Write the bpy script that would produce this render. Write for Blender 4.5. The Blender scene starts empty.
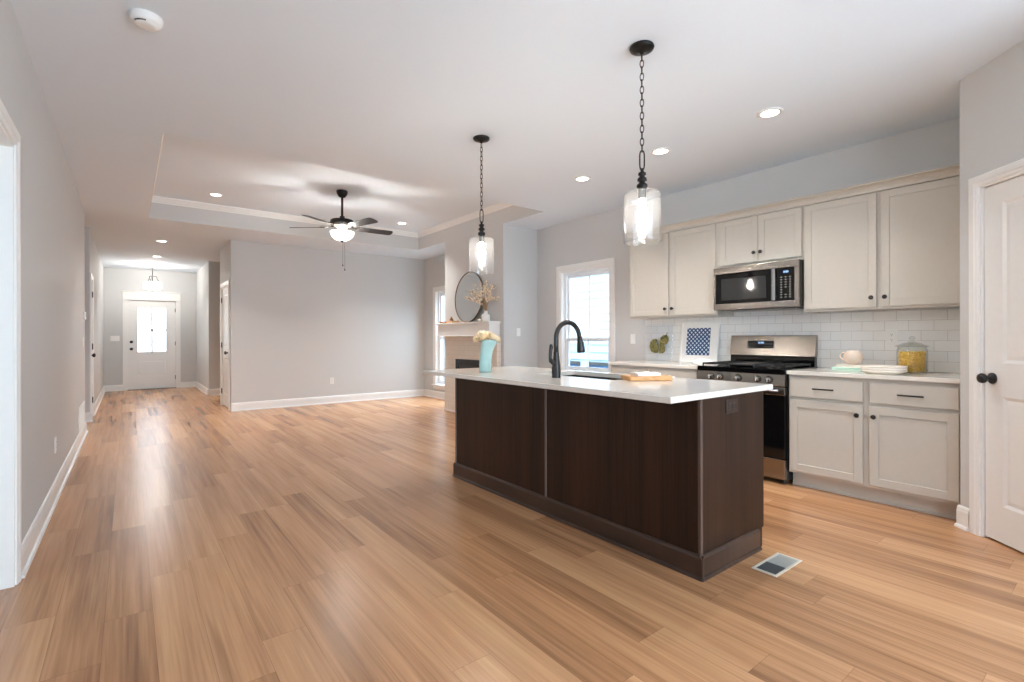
import bpy, bmesh, math, random
from mathutils import Matrix, Vector
PI = math.pi
random.seed(7)
scene = bpy.context.scene
COL = scene.collection
H = 2.743          # ceiling height
TRAY = 3.035       # raised tray ceiling height

# ------------------------------------------------------------------ camera
F, YAW, HY, CAMZ, ROLL = 495.5, 0.6589, 337.46, 1.1703, -0.0025
cam = bpy.data.cameras.new('camera')
cam.sensor_width = 36.0
cam.lens = F / 1024 * 36.0
cam.shift_y = -(341.0 - HY) / 1024.0
cam.clip_start = 0.03
cam_o = bpy.data.objects.new('camera', cam)
COL.objects.link(cam_o)
_s, _c = math.sin(YAW), math.cos(YAW)
_R, _U, _B = Vector((_c, -_s, 0)), Vector((0, 0, 1)), Vector((-_s, -_c, 0))
_R2 = (_R + ROLL * _U).normalized()
_U2 = (_U - ROLL * _R).normalized()
_m = Matrix.Identity(4)
for i in range(3):
    _m[i][0], _m[i][1], _m[i][2] = _R2[i], _U2[i], _B[i]
_m[2][3] = CAMZ
cam_o.matrix_world = _m
scene.camera = cam_o

# ------------------------------------------------------------------ world, light, exposure
vs = scene.view_settings
scene.display_settings.display_device = 'sRGB'
vs.view_transform = 'Standard'
vs.look = 'None'
vs.gamma = 1.0
vs.use_curve_mapping = False
vs.exposure = 0.52
scene.cycles.max_bounces = 14
scene.cycles.diffuse_bounces = 8
scene.cycles.transparent_max_bounces = 24
scene.cycles.caustics_reflective = False
scene.cycles.caustics_refractive = False
scene.cycles.sample_clamp_indirect = 6.0

w = bpy.data.worlds.new('world')
scene.world = w
w.use_nodes = True
w.node_tree.nodes['Background'].inputs[0].default_value = (0.82, 0.92, 1.0, 1)
w.node_tree.nodes['Background'].inputs[1].default_value = 3.0

WARM = (1.0, 0.965, 0.92)
COOL = (0.68, 0.85, 1.0)

def area_light(name, loc, aim, sx, sy, power, color, portal=False):
    l = bpy.data.lights.new(name, 'AREA')
    l.shape = 'RECTANGLE'
    l.size, l.size_y = sx, sy
    l.energy = power
    l.color = color
    o = bpy.data.objects.new(name, l)
    COL.objects.link(o)
    o.location = loc
    o.rotation_euler = (Vector(aim)).to_track_quat('-Z', 'Y').to_euler()
    if portal:
        l.cycles.is_portal = True
    return o

# daylight that enters by the openings the house has
area_light('daylight_patio_door', (1.6, -2.75, 1.20), (0, 1, 0), 3.0, 2.2, 170, COOL)
area_light('sky_over_kitchen_window', (6.0, 4.56, 3.1), (-1.35, 0, -1.7), 1.4, 1.6, 240, COOL)
area_light('sky_over_living_window', (6.0, 7.96, 3.1), (-1.35, 0, -1.9), 1.4, 1.6, 300, COOL)
area_light('daylight_front_door', (0.4325, 14.19, 1.36), (0, -1, 0), 0.58, 1.05, 1, COOL, True)
area_light('daylight_kitchen_window', (4.86, 4.56, 1.38), (-1, 0, 0), 0.87, 1.36, 1, COOL, True)
area_light('daylight_living_window', (4.86, 7.965, 1.165), (-1, 0, 0), 1.13, 1.79, 1, COOL, True)
area_light('daylight_side_room', (-3.4, 2.4, 1.5), (1, 0, 0), 1.6, 1.3, 30, COOL)

def point_light(name, loc, power, color, radius):
    l = bpy.data.lights.new(name, 'POINT')
    l.energy = power
    l.color = color
    l.shadow_soft_size = radius
    o = bpy.data.objects.new(name, l)
    COL.objects.link(o)
    o.location = loc
    return o

def disk_light(name, loc, power, color, size, spread=1.9):
    l = bpy.data.lights.new(name, 'AREA')
    l.shape = 'DISK'
    l.size = size
    l.energy = power
    l.color = color
    l.spread = spread
    o = bpy.data.objects.new(name, l)
    COL.objects.link(o)
    o.location = loc
    return o

# ------------------------------------------------------------------ materials
def srgb(r, g, b):
    f = lambda c: (c / 255 / 12.92) if c / 255 <= 0.04045 else ((c / 255 + 0.055) / 1.055) ** 2.4
    return (f(r), f(g), f(b), 1)

def new_mat(name):
    m = bpy.data.materials.new(name)
    m.use_nodes = True
    nt = m.node_tree
    b = nt.nodes['Principled BSDF']
    return m, nt, b

def nd(nt, kind, **kw):
    n = nt.nodes.new(kind)
    for k, v in kw.items():
        setattr(n, k, v)
    return n

def lk(nt, a, b):
    nt.links.new(a, b)

def math_n(nt, op, a, b=None):
    n = nd(nt, 'ShaderNodeMath', operation=op)
    for i, v in enumerate((a, b)):
        if v is None:
            continue
        if isinstance(v, (int, float)):
            n.inputs[i].default_value = v
        else:
            lk(nt, v, n.inputs[i])
    return n.outputs[0]

def coords(nt, scale=(1, 1, 1), loc=(0, 0, 0)):
    tc = nd(nt, 'ShaderNodeTexCoord')
    mp = nd(nt, 'ShaderNodeMapping')
    mp.inputs['Scale'].default_value = scale
    mp.inputs['Location'].default_value = loc
    lk(nt, tc.outputs['Object'], mp.inputs['Vector'])
    return mp.outputs[0]

def plain(name, col, rough=0.5, metal=0.0, spec=0.5, noise=0.04, nscale=30.0, bump=0.0, coat=0.0):
    """Procedural paint / plastic / metal: a base colour with faint mottling and optional bump."""
    m, nt, b = new_mat(name)
    b.inputs['Roughness'].default_value = rough
    b.inputs['Metallic'].default_value = metal
    b.inputs['Specular IOR Level'].default_value = spec
    b.inputs['Coat Weight'].default_value = coat
    v = coords(nt)
    n = nd(nt, 'ShaderNodeTexNoise')
    n.inputs['Scale'].default_value = nscale
    n.inputs['Detail'].default_value = 3
    lk(nt, v, n.inputs['Vector'])
    r = nd(nt, 'ShaderNodeValToRGB')
    c = col
    r.color_ramp.elements[0].position = 0.3
    r.color_ramp.elements[1].position = 0.7
    r.color_ramp.elements[0].color = (c[0] * (1 - noise), c[1] * (1 - noise), c[2] * (1 - noise), 1)
    r.color_ramp.elements[1].color = (min(1, c[0] * (1 + noise)), min(1, c[1] * (1 + noise)), min(1, c[2] * (1 + noise)), 1)
    lk(nt, n.outputs[0], r.inputs[0])
    lk(nt, r.outputs[0], b.inputs['Base Color'])
    if bump:
        bp_ = nd(nt, 'ShaderNodeBump')
        bp_.inputs['Strength'].default_value = bump
        bp_.inputs['Distance'].default_value = 0.002
        lk(nt, n.outputs[0], bp_.inputs['Height'])
        lk(nt, bp_.outputs[0], b.inputs['Normal'])
    return m

def floor_mat():
    m, nt, b = new_mat('vinyl_plank_floor')
    tc = nd(nt, 'ShaderNodeTexCoord')
    sx = nd(nt, 'ShaderNodeSeparateXYZ')
    lk(nt, tc.outputs['Object'], sx.inputs[0])
    W, L = 0.1625, 1.22
    xs = math_n(nt, 'DIVIDE', math_n(nt, 'ADD', sx.outputs[0], 0.081 + 10 * W), W)
    row = math_n(nt, 'FLOOR', xs)
    fx = math_n(nt, 'FRACT', xs)
    wn = nd(nt, 'ShaderNodeTexWhiteNoise', noise_dimensions='1D')
    lk(nt, row, wn.inputs['W'])
    ys = math_n(nt, 'DIVIDE', math_n(nt, 'ADD', sx.outputs[1], math_n(nt, 'MULTIPLY', wn.outputs[0], 5.0)), L)
    ys = math_n(nt, 'ADD', ys, 20.0)
    colid = math_n(nt, 'FLOOR', ys)
    fy = math_n(nt, 'FRACT', ys)
    cid = nd(nt, 'ShaderNodeCombineXYZ')
    lk(nt, row, cid.inputs[0]); lk(nt, colid, cid.inputs[1])
    pn = nd(nt, 'ShaderNodeTexWhiteNoise', noise_dimensions='3D')
    lk(nt, cid.outputs[0], pn.inputs['Vector'])
    # grain: stretched noise, shifted for every plank
    off = nd(nt, 'ShaderNodeVectorMath', operation='SCALE')
    lk(nt, pn.outputs['Color'], off.inputs[0]); off.inputs['Scale'].default_value = 37.0
    add = nd(nt, 'ShaderNodeVectorMath', operation='ADD')
    lk(nt, tc.outputs['Object'], add.inputs[0]); lk(nt, off.outputs[0], add.inputs[1])
    mp = nd(nt, 'ShaderNodeMapping')
    mp.inputs['Scale'].default_value = (30, 0.7, 1)
    lk(nt, add.outputs[0], mp.inputs['Vector'])
    g = nd(nt, 'ShaderNodeTexNoise')
    g.inputs['Scale'].default_value = 1.0; g.inputs['Detail'].default_value = 6; g.inputs['Roughness'].default_value = 0.6
    g.inputs['Distortion'].default_value = 0.15
    lk(nt, mp.outputs[0], g.inputs['Vector'])
    mp2 = nd(nt, 'ShaderNodeMapping')
    mp2.inputs['Scale'].default_value = (80, 2.2, 1)
    lk(nt, add.outputs[0], mp2.inputs['Vector'])
    g2 = nd(nt, 'ShaderNodeTexNoise')
    g2.inputs['Scale'].default_value = 1.0; g2.inputs['Detail'].default_value = 4
    lk(nt, mp2.outputs[0], g2.inputs['Vector'])
    mp3 = nd(nt, 'ShaderNodeMapping')
    mp3.inputs['Scale'].default_value = (13.0, 0.55, 1)
    lk(nt, add.outputs[0], mp3.inputs['Vector'])
    g3 = nd(nt, 'ShaderNodeTexNoise')
    g3.inputs['Scale'].default_value = 1.0; g3.inputs['Detail'].default_value = 3; g3.inputs['Roughness'].default_value = 0.45
    lk(nt, mp3.outputs[0], g3.inputs['Vector'])
    t = math_n(nt, 'ADD', math_n(nt, 'MULTIPLY', g.outputs[0], 0.36), math_n(nt, 'MULTIPLY', g2.outputs[0], 0.26))
    t = math_n(nt, 'ADD', t, math_n(nt, 'MULTIPLY', g3.outputs[0], 0.38))
    t = math_n(nt, 'ADD', t, math_n(nt, 'MULTIPLY', math_n(nt, 'SUBTRACT', pn.outputs['Value'], 0.5), 0.16))
    cr = nd(nt, 'ShaderNodeValToRGB')
    e = cr.color_ramp.elements
    e[0].position = 0.24; e[0].color = srgb(*FLOOR_DARK)
    e[1].position = 0.80; e[1].color = srgb(*FLOOR_LIGHT)
    mid = cr.color_ramp.elements.new(0.5); mid.color = srgb(*FLOOR_MID)
    lk(nt, t, cr.inputs[0])
    # seams between planks
    ex = math_n(nt, 'MULTIPLY', math_n(nt, 'MINIMUM', fx, math_n(nt, 'SUBTRACT', 1.0, fx)), W)
    ey = math_n(nt, 'MULTIPLY', math_n(nt, 'MINIMUM', fy, math_n(nt, 'SUBTRACT', 1.0, fy)), L)
    ed = math_n(nt, 'MINIMUM', ex, ey)
    seam = math_n(nt, 'LESS_THAN', ed, 0.0011)
    mx = nd(nt, 'ShaderNodeMix', data_type='RGBA', blend_type='MULTIPLY')
    lk(nt, math_n(nt, 'MULTIPLY', seam, 0.45), mx.inputs[0])
    lk(nt, cr.outputs[0], mx.inputs[6])
    mx.inputs[7].default_value = (0.35, 0.28, 0.22, 1)
    lk(nt, mx.outputs[2], b.inputs['Base Color'])
    b.inputs['Specular IOR Level'].default_value = 0.6
    b.inputs['Roughness'].default_value = 0.27
    return m

def wood_mat(name, dark, light, scale=(60, 60, 1.6), rough=0.4, spec=0.5):
    m, nt, b = new_mat(name)
    v = coords(nt, scale)
    n = nd(nt, 'ShaderNodeTexNoise')
    n.inputs['Scale'].default_value = 1.0; n.inputs['Detail'].default_value = 6; n.inputs['Distortion'].default_value = 0.6
    lk(nt, v, n.inputs['Vector'])
    v2 = coords(nt, tuple(s * 0.12 for s in scale))
    n2 = nd(nt, 'ShaderNodeTexNoise')
    n2.inputs['Scale'].default_value = 1.0; n2.inputs['Detail'].default_value = 2
    lk(nt, v2, n2.inputs['Vector'])
    t = math_n(nt, 'ADD', math_n(nt, 'MULTIPLY', n.outputs[0], 0.5), math_n(nt, 'MULTIPLY', n2.outputs[0], 0.5))
    r = nd(nt, 'ShaderNodeValToRGB')
    r.color_ramp.elements[0].position = 0.34; r.color_ramp.elements[0].color = srgb(*dark)
    r.color_ramp.elements[1].position = 0.66; r.color_ramp.elements[1].color = srgb(*light)
    lk(nt, t, r.inputs[0])
    lk(nt, r.outputs[0], b.inputs['Base Color'])
    b.inputs['Roughness'].default_value = rough
    b.inputs['Specular IOR Level'].default_value = spec
    bu = nd(nt, 'ShaderNodeBump')
    bu.inputs['Strength'].default_value = 0.08; bu.inputs['Distance'].default_value = 0.001
    lk(nt, n.outputs[0], bu.inputs['Height']); lk(nt, bu.outputs[0], b.inputs['Normal'])
    return m

def brick_mat(name, axes, bw, bh, z0, col, grout, mortar=0.002, rough=0.25, bump=0.5, offset=0.5, u0=0.0):
    """Tiles laid on a wall; axes picks which object axes are (along, up)."""
    m, nt, b = new_mat(name)
    tc = nd(nt, 'ShaderNodeTexCoord')
    sx = nd(nt, 'ShaderNodeSeparateXYZ')
    lk(nt, tc.outputs['Object'], sx.inputs[0])
    cb = nd(nt, 'ShaderNodeCombineXYZ')
    lk(nt, math_n(nt, 'ADD', sx.outputs[axes[0]], u0), cb.inputs[0])
    lk(nt, math_n(nt, 'SUBTRACT', sx.outputs[axes[1]], z0), cb.inputs[1])
    br = nd(nt, 'ShaderNodeTexBrick')
    br.offset = offset
    br.inputs['Scale'].default_value = 1.0
    br.inputs['Brick Width'].default_value = bw
    br.inputs['Row Height'].default_value = bh
    br.inputs['Mortar Size'].default_value = mortar
    br.inputs['Mortar Smooth'].default_value = 0.3
    br.inputs['Color1'].default_value = col
    br.inputs['Color2'].default_value = (col[0] * 0.96, col[1] * 0.96, col[2] * 0.96, 1)
    br.inputs['Mortar'].default_value = grout
    lk(nt, cb.outputs[0], br.inputs['Vector'])
    lk(nt, br.outputs[0], b.inputs['Base Color'])
    b.inputs['Roughness'].default_value = rough
    bu = nd(nt, 'ShaderNodeBump', invert=True)
    bu.inputs['Strength'].default_value = bump; bu.inputs['Distance'].default_value = 0.002
    lk(nt, br.outputs['Fac'], bu.inputs['Height']); lk(nt, bu.outputs[0], b.inputs['Normal'])
    return m

def glass_mat(name, tint=(1, 1, 1), milky=0.0, ior=1.45, bump=0.0, rough=0.02, boost=1.0):
    """Thin clear glass: lets light straight through, reflects by Fresnel, optionally a milky/seeded body."""
    m, nt, b = new_mat(name)
    nt.nodes.remove(b)
    out = nt.nodes['Material Output']
    tr = nd(nt, 'ShaderNodeBsdfTransparent'); tr.inputs[0].default_value = (*tint, 1)
    gl = nd(nt, 'ShaderNodeBsdfGlossy'); gl.inputs['Roughness'].default_value = rough
    fr = nd(nt, 'ShaderNodeFresnel')
    ge = nd(nt, 'ShaderNodeNewGeometry')      # same reflectance on both sides of the thin pane
    lk(nt, math_n(nt, 'ADD', math_n(nt, 'MULTIPLY', ge.outputs['Backfacing'], 1.0 / ior - ior), ior), fr.inputs['IOR'])
    n = nd(nt, 'ShaderNodeTexNoise')
    n.inputs['Scale'].default_value = 70; n.inputs['Detail'].default_value = 2
    lk(nt, coords(nt), n.inputs['Vector'])
    bu = nd(nt, 'ShaderNodeBump'); bu.inputs['Strength'].default_value = bump; bu.inputs['Distance'].default_value = 0.004
    lk(nt, n.outputs[0], bu.inputs['Height'])
    lk(nt, bu.outputs[0], gl.inputs['Normal']); lk(nt, bu.outputs[0], fr.inputs['Normal'])
    base = tr.outputs[0]
    if milky:
        tl = nd(nt, 'ShaderNodeBsdfTranslucent'); tl.inputs[0].default_value = (1, 1, 1, 1)
        df = nd(nt, 'ShaderNodeBsdfDiffuse'); df.inputs[0].default_value = (1, 1, 1, 1)
        ms = nd(nt, 'ShaderNodeMixShader'); ms.inputs[0].default_value = 0.5
        lk(nt, tl.outputs[0], ms.inputs[1]); lk(nt, df.outputs[0], ms.inputs[2])
        m2 = nd(nt, 'ShaderNodeMixShader')
        rp = nd(nt, 'ShaderNodeMapRange')
        rp.inputs['From Min'].default_value = 0.35; rp.inputs['From Max'].default_value = 0.75
        rp.inputs['To Min'].default_value = milky * 0.4; rp.inputs['To Max'].default_value = milky * 1.8
        lk(nt, n.outputs[0], rp.inputs[0]); lk(nt, rp.outputs[0], m2.inputs[0])
        lk(nt, base, m2.inputs[1]); lk(nt, ms.outputs[0], m2.inputs[2])
        base = m2.outputs[0]
    mx = nd(nt, 'ShaderNodeMixShader')
    lk(nt, math_n(nt, 'MULTIPLY', fr.outputs[0], boost), mx.inputs[0])
    lk(nt, base, mx.inputs[1]); lk(nt, gl.outputs[0], mx.inputs[2])
    lk(nt, mx.outputs[0], out.inputs[0])
    return m

def emit_mat(name, col, strength):
    m, nt, b = new_mat(name)
    b.inputs['Base Color'].default_value = (0.8, 0.8, 0.8, 1)
    b.inputs['Emission Color'].default_value = (*col[:3], 1)
    b.inputs['Emission Strength'].default_value = strength
    return m

def steel_mat(name, col, rough=0.28, axis=1):
    m, nt, b = new_mat(name)
    b.inputs['Metallic'].default_value = 1.0
    sc = [700, 700, 700]; sc[axis] = 8
    n = nd(nt, 'ShaderNodeTexNoise'); n.inputs['Scale'].default_value = 1.0; n.inputs['Detail'].default_value = 3
    lk(nt, coords(nt, tuple(sc)), n.inputs['Vector'])
    lk(nt, math_n(nt, 'ADD', math_n(nt, 'MULTIPLY', n.outputs[0], 0.02), rough - 0.01), b.inputs['Roughness'])
    b.inputs['Base Color'].default_value = col
    b.inputs['Anisotropic'].default_value = 0.5
    return m

FLOOR_DARK, FLOOR_MID, FLOOR_LIGHT = (112, 76, 52), (186, 136, 96), (226, 179, 132)
M = {}
M['floor'] = floor_mat()
M['wall'] = plain('greige_wall_paint', srgb(206, 206, 205), 0.6, noise=0.015, nscale=180, bump=0.05, spec=0.3)
M['ceiling'] = plain('ceiling_paint', srgb(231, 239, 247), 0.8, noise=0.01, nscale=200, bump=0.05, spec=0.2)
M['trim'] = plain('white_trim_paint', srgb(238, 237, 234), 0.35, noise=0.01)
M['door'] = plain('white_door_paint', srgb(236, 235, 232), 0.35, noise=0.01)
M['cab'] = plain('light_greige_cabinet_paint', srgb(196, 189, 178), 0.38, noise=0.012)
M['quartz'] = plain('white_quartz', srgb(226, 220, 211), 0.10, noise=0.03, nscale=45, spec=0.6)
M['espresso'] = wood_mat('espresso_oak', (24, 13, 8), (58, 36, 24), (70, 70, 1.5), 0.42, 0.28)
M['espresso_trim'] = wood_mat('espresso_trim', (46, 32, 25), (74, 54, 44), (40, 3, 3), 0.34, 0.5)
M['edge'] = wood_mat('espresso_edge_highlight', (74, 58, 50), (104, 86, 77), (30, 30, 2), 0.32, 0.5)  # lighter espresso for the strips: their specular highlight is painted into the colour
M['black'] = plain('matte_black_metal', srgb(26, 25, 25), 0.38, 0.0, noise=0.05, spec=0.5)
M['bronze'] = plain('oil_rubbed_bronze', srgb(36, 33, 31), 0.36, 0.6, noise=0.08)
M['gloss_black'] = plain('black_oven_glass', srgb(10, 10, 11), 0.06, noise=0.02, spec=0.5)
M['iron'] = plain('cast_iron', srgb(22, 22, 23), 0.55, noise=0.15, nscale=90, bump=0.1)
M['steel'] = steel_mat('brushed_steel', srgb(158, 151, 144), 0.24)
M['steel_dark'] = steel_mat('dark_brushed_steel', srgb(120, 116, 112))
M['chrome'] = plain('polished_nickel', srgb(200, 196, 190), 0.15, 1.0, noise=0.02)
M['tile'] = brick_mat('white_subway_tile', (1, 2), 0.152, 0.0775, 0.905, srgb(246, 245, 243), srgb(206, 202, 198), 0.0018, 0.18, 0.6, u0=0.00)
M['stack_tile'] = brick_mat('white_stacked_fireplace_tile', (1, 2), 0.30, 0.075, 0.0, srgb(226, 218, 206), srgb(196, 188, 176), 0.002, 0.3, 0.6)
M['window_glass'] = glass_mat('window_pane_glass', (0.97, 0.985, 1.0))
M['shade_glass'] = glass_mat('seeded_shade_glass', (0.97, 0.97, 0.97), milky=0.012, bump=0.25, boost=1.3)
M['jar_glass'] = glass_mat('clear_jar_glass', (0.95, 0.97, 0.96), milky=0.03, boost=1.5)
M['screen'] = glass_mat('insect_screen_mesh', (0.84, 0.89, 0.92), ior=1.02)
M['bulb'] = emit_mat('warm_bulb', (1.0, 0.93, 0.84), 170.0)
M['downlight'] = emit_mat('downlight_lens', (1.0, 0.95, 0.88), 9.0)
M['bowl'] = emit_mat('frosted_light_bowl', (1.0, 0.90, 0.70), 2.4)
M['drum'] = emit_mat('frosted_drum_glass', (1.0, 0.97, 0.92), 2.2)
M['plastic'] = plain('white_plastic', srgb(240, 239, 236), 0.35, noise=0.01)
M['slot'] = plain('dark_slot', srgb(60, 58, 56), 0.6)
M['vinyl'] = plain('white_vinyl_frame', srgb(240, 243, 246), 0.35, noise=0.01)
M['siding'] = plain('white_lap_siding', srgb(180, 193, 200), 0.6, noise=0.02)
M['concrete'] = plain('pale_concrete', srgb(186, 186, 182), 0.9, noise=0.08, nscale=6)
M['mirror'] = plain('mirror_silver', (0.82, 0.85, 0.85, 1), 0.015, 1.0, noise=0.0)

# ------------------------------------------------------------------ mesh building
class MB:
    """Collects shapes in world coordinates (through an optional local frame) and links them as ONE mesh."""
    def __init__(self, frame=None):
        self.bm = bmesh.new()
        self.M = frame or Matrix.Identity(4)

    def _v(self, p):
        return self.bm.verts.new(self.M @ Vector(p))

    def face(self, pts, smooth=False):
        f = self.bm.faces.new([self._v(p) for p in pts])
        f.smooth = smooth
        return f

    def box(self, x0, x1, y0, y1, z0, z1, bev=0.0, seg=2):
        x0, x1 = min(x0, x1), max(x0, x1); y0, y1 = min(y0, y1), max(y0, y1); z0, z1 = min(z0, z1), max(z0, z1)
        vs_ = [self._v(p) for p in ((x0, y0, z0), (x1, y0, z0), (x1, y1, z0), (x0, y1, z0),
                                    (x0, y0, z1), (x1, y0, z1), (x1, y1, z1), (x0, y1, z1))]
        fs = [self.bm.faces.new([vs_[i] for i in q]) for q in
              ((0, 3, 2, 1), (4, 5, 6, 7), (0, 1, 5, 4), (1, 2, 6, 5), (2, 3, 7, 6), (3, 0, 4, 7))]
        if bev > 0:
            es = list({e for f in fs for e in f.edges})
            bmesh.ops.bevel(self.bm, geom=es, offset=bev, segments=seg, profile=0.5, affect='EDGES')
        return self

    def prism(self, poly, a0, a1, axis='x', smooth=False):
        """poly: 2D outline; axis x -> (y,z), y -> (x,z), z -> (x,y)."""
        def P(p, a):
            return {'x': (a, p[0], p[1]), 'y': (p[0], a, p[1]), 'z': (p[0], p[1], a)}[axis]
        A = [self._v(P(p, a0)) for p in poly]
        B = [self._v(P(p, a1)) for p in poly]
        n = len(poly)
        self.bm.faces.new(A); self.bm.faces.new(B[::-1])
        for i in range(n):
            f = self.bm.faces.new((A[i], B[i], B[(i + 1) % n], A[(i + 1) % n]))
            f.smooth = smooth
        return self

    def lathe(self, prof, c=(0, 0, 0), seg=32, axis='z', smooth=True, cap=False):
        """prof: list of (radius, height along axis)."""
        rings = []
        for r, z in prof:
            if r < 1e-6:
                rings.append([self._v(self._ax(0, 0, z, c, axis))])
            else:
                rings.append([self._v(self._ax(r * math.cos(2 * PI * k / seg), r * math.sin(2 * PI * k / seg), z, c, axis)) for k in range(seg)])
        for a, b in zip(rings, rings[1:]):
            if len(a) == 1 and len(b) == 1:
                continue
            for k in range(seg):
                k2 = (k + 1) % seg
                if len(a) == 1:
                    f = self.bm.faces.new((a[0], b[k2], b[k]))
                elif len(b) == 1:
                    f = self.bm.faces.new((a[k], a[k2], b[0]))
                else:
                    f = self.bm.faces.new((a[k], a[k2], b[k2], b[k]))
                f.smooth = smooth
        if cap:
            for r in (rings[0], rings[-1]):
                if len(r) > 2:
                    self.bm.faces.new(r)
        return self

    @staticmethod
    def _ax(x, y, z, c, axis):
        if axis == 'z':
            return (c[0] + x, c[1] + y, c[2] + z)
        if axis == 'x':
            return (c[0] + z, c[1] + x, c[2] + y)
        return (c[0] + x, c[1] + z, c[2] + y)

    def cyl(self, c, r, h, axis='z', seg=24, bev=0.0):
        b = min(bev, r * 0.5, h * 0.5)
        prof = [(0, 0), (r, 0), (r, h), (0, h)] if not b else [(0, 0), (r - b, 0), (r, b), (r, h - b), (r - b, h), (0, h)]
        return self.lathe(prof, c, seg, axis, smooth=False if not b else True)

    def tube(self, pts, r, seg=10, closed=False, cap=True):
        """r: a radius or a list of radii along the path."""
        P = [Vector(p) for p in pts]
        n = len(P)
        R = r if isinstance(r, (list, tuple)) else [r] * n
        rings = []
        up = None
        for i in range(n):
            if closed:
                t = (P[(i + 1) % n] - P[i - 1]).normalized()
            else:
                t = (P[min(i + 1, n - 1)] - P[max(i - 1, 0)]).normalized()
            if up is None:
                up = Vector((0, 0, 1)) if abs(t.z) < 0.9 else Vector((1, 0, 0))
            a = (up - up.dot(t) * t).normalized()
            b = t.cross(a)
            up = a
            rings.append([self._v(P[i] + R[i] * (math.cos(2 * PI * k / seg) * a + math.sin(2 * PI * k / seg) * b)) for k in range(seg)])
        m = n if closed else n - 1
        for i in range(m):
            A, B = rings[i], rings[(i + 1) % n]
            for k in range(seg):
                f = self.bm.faces.new((A[k], A[(k + 1) % seg], B[(k + 1) % seg], B[k]))
                f.smooth = True
        if cap and not closed:
            self.bm.faces.new(rings[0][::-1]); self.bm.faces.new(rings[-1])
        return self

    def sphere(self, c, r, sz=1.0, seg=16, rings=10):
        prof = [(r * math.sin(PI * i / rings), -r * sz * math.cos(PI * i / rings)) for i in range(rings + 1)]
        prof[0] = (0, -r * sz); prof[-1] = (0, r * sz)
        return self.lathe(prof, c, seg)

    def build(self, name, mat, parent=None, subsurf=0):
        off = Vector((0, 0, 0))
        p = parent
        while p is not None:
            off += p.location
            p = p.parent
        bmesh.ops.remove_doubles(self.bm, verts=self.bm.verts, dist=1e-6)
        bmesh.ops.recalc_face_normals(self.bm, faces=self.bm.faces)
        if off.length:
            bmesh.ops.translate(self.bm, verts=self.bm.verts, vec=-off)
        me = bpy.data.meshes.new(name)
        self.bm.to_mesh(me)
        self.bm.free()
        me.materials.append(mat)
        o = bpy.data.objects.new(name, me)
        COL.objects.link(o)
        if parent is not None:
            o.parent = parent
        if subsurf:
            md = o.modifiers.new('subdivision', 'SUBSURF')
            md.levels = md.render_levels = subsurf
            for q in me.polygons:
                q.use_smooth = True
        return o

def frame(ox, oy, xdir, oz=0.0):
    """Local frame: x runs along xdir (left to right as seen from the room), y into the wall, z up."""
    X = Vector((xdir[0], xdir[1], 0)).normalized()
    Z = Vector((0, 0, 1))
    Y = Z.cross(X)
    m = Matrix.Identity(4)
    for i in range(3):
        m[i][0], m[i][1], m[i][2] = X[i], Y[i], Z[i]
    m[0][3], m[1][3], m[2][3] = ox, oy, oz
    return m

def thing(name, label, cat, loc=(0, 0, 0), group=None):
    o = bpy.data.objects.new(name, None)
    o.empty_display_size = 0.05
    COL.objects.link(o)
    o.location = loc
    return tag(o, label, cat, group)

def tag(o, label, cat, group=None):
    o['label'] = label
    o['category'] = cat
    if group:
        o['group'] = group
    return o

def struct(o, label=None, cat=None):
    o['kind'] = 'structure'
    if label:
        o['label'] = label
    if cat:
        o['category'] = cat
    return o

def sthing(name, label, cat, loc):
    return struct(thing(name, label, cat, loc))

# ------------------------------------------------------------------ room shell
XL, XR = -0.43, 4.73
YB, YF = 9.0, 14.12
T = 0.12
PS = Vector((4.045, 0.722)); PD = Vector((-0.682, -0.731)).normalized()     # diagonal pantry wall
PL = 1.25
PE = PS + PD * PL

def wall(name, label, p0, p1, openings=(), z0=0.0, z1=H, mat=None, thick=T):
    """Wall whose room face runs p0 -> p1 (left to right seen from the room); openings are (x0, x1, z0, z1)."""
    d = Vector(p1) - Vector(p0)
    L = d.length
    mb = MB(frame(p0[0], p0[1], d))
    xs = sorted({0.0, L, *[o[0] for o in openings], *[o[1] for o in openings]})
    for a, b in zip(xs, xs[1:]):
        mid = (a + b) / 2
        zs = [(z0, z1)]
        for o in openings:
            if o[0] < mid < o[1]:
                nz = []
                for q in zs:
                    if o[2] > q[0]: nz.append((q[0], o[2]))
                    if o[3] < q[1]: nz.append((o[3], q[1]))
                zs = nz
        for q in zs:
            mb.box(a, b, 0, thick, q[0], q[1])
    return struct(mb.build(name, mat or M['wall']), label, 'wall')

fl = MB(); fl.box(-3.6, 4.85, -2.62, 14.24, -0.06, 0.0)
struct(fl.build('floor', M['floor']), 'warm brown oak-look vinyl plank floor', 'floor')

TX0, TX1, TY0, TY1 = 0.209, 4.112, 4.647, 8.026
ce = MB()
ce.box(-3.6, 4.85, -2.62, TY0, H, H + 0.05)
ce.box(-3.6, 4.85, TY1, 14.24, H, H + 0.05)
ce.box(-3.6, TX0, TY0, TY1, H, H + 0.05)
ce.box(TX1, 4.85, TY0, TY1, H, H + 0.05)
ce.box(TX0 - 0.05, TX0, TY0 - 0.05, TY1 + 0.05, H + 0.05, TRAY)
ce.box(TX1, TX1 + 0.05, TY0 - 0.05, TY1 + 0.05, H + 0.05, TRAY)
ce.box(TX0, TX1, TY0 - 0.05, TY0, H + 0.05, TRAY)
ce.box(TX0, TX1, TY1, TY1 + 0.05, H + 0.05, TRAY)
ce.box(TX0 - 0.05, TX1 + 0.05, TY0 - 0.05, TY1 + 0.05, TRAY, TRAY + 0.05)
struct(ce.build('ceiling', M['ceiling']), 'white ceiling with a raised tray over the living area', 'ceiling')

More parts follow.
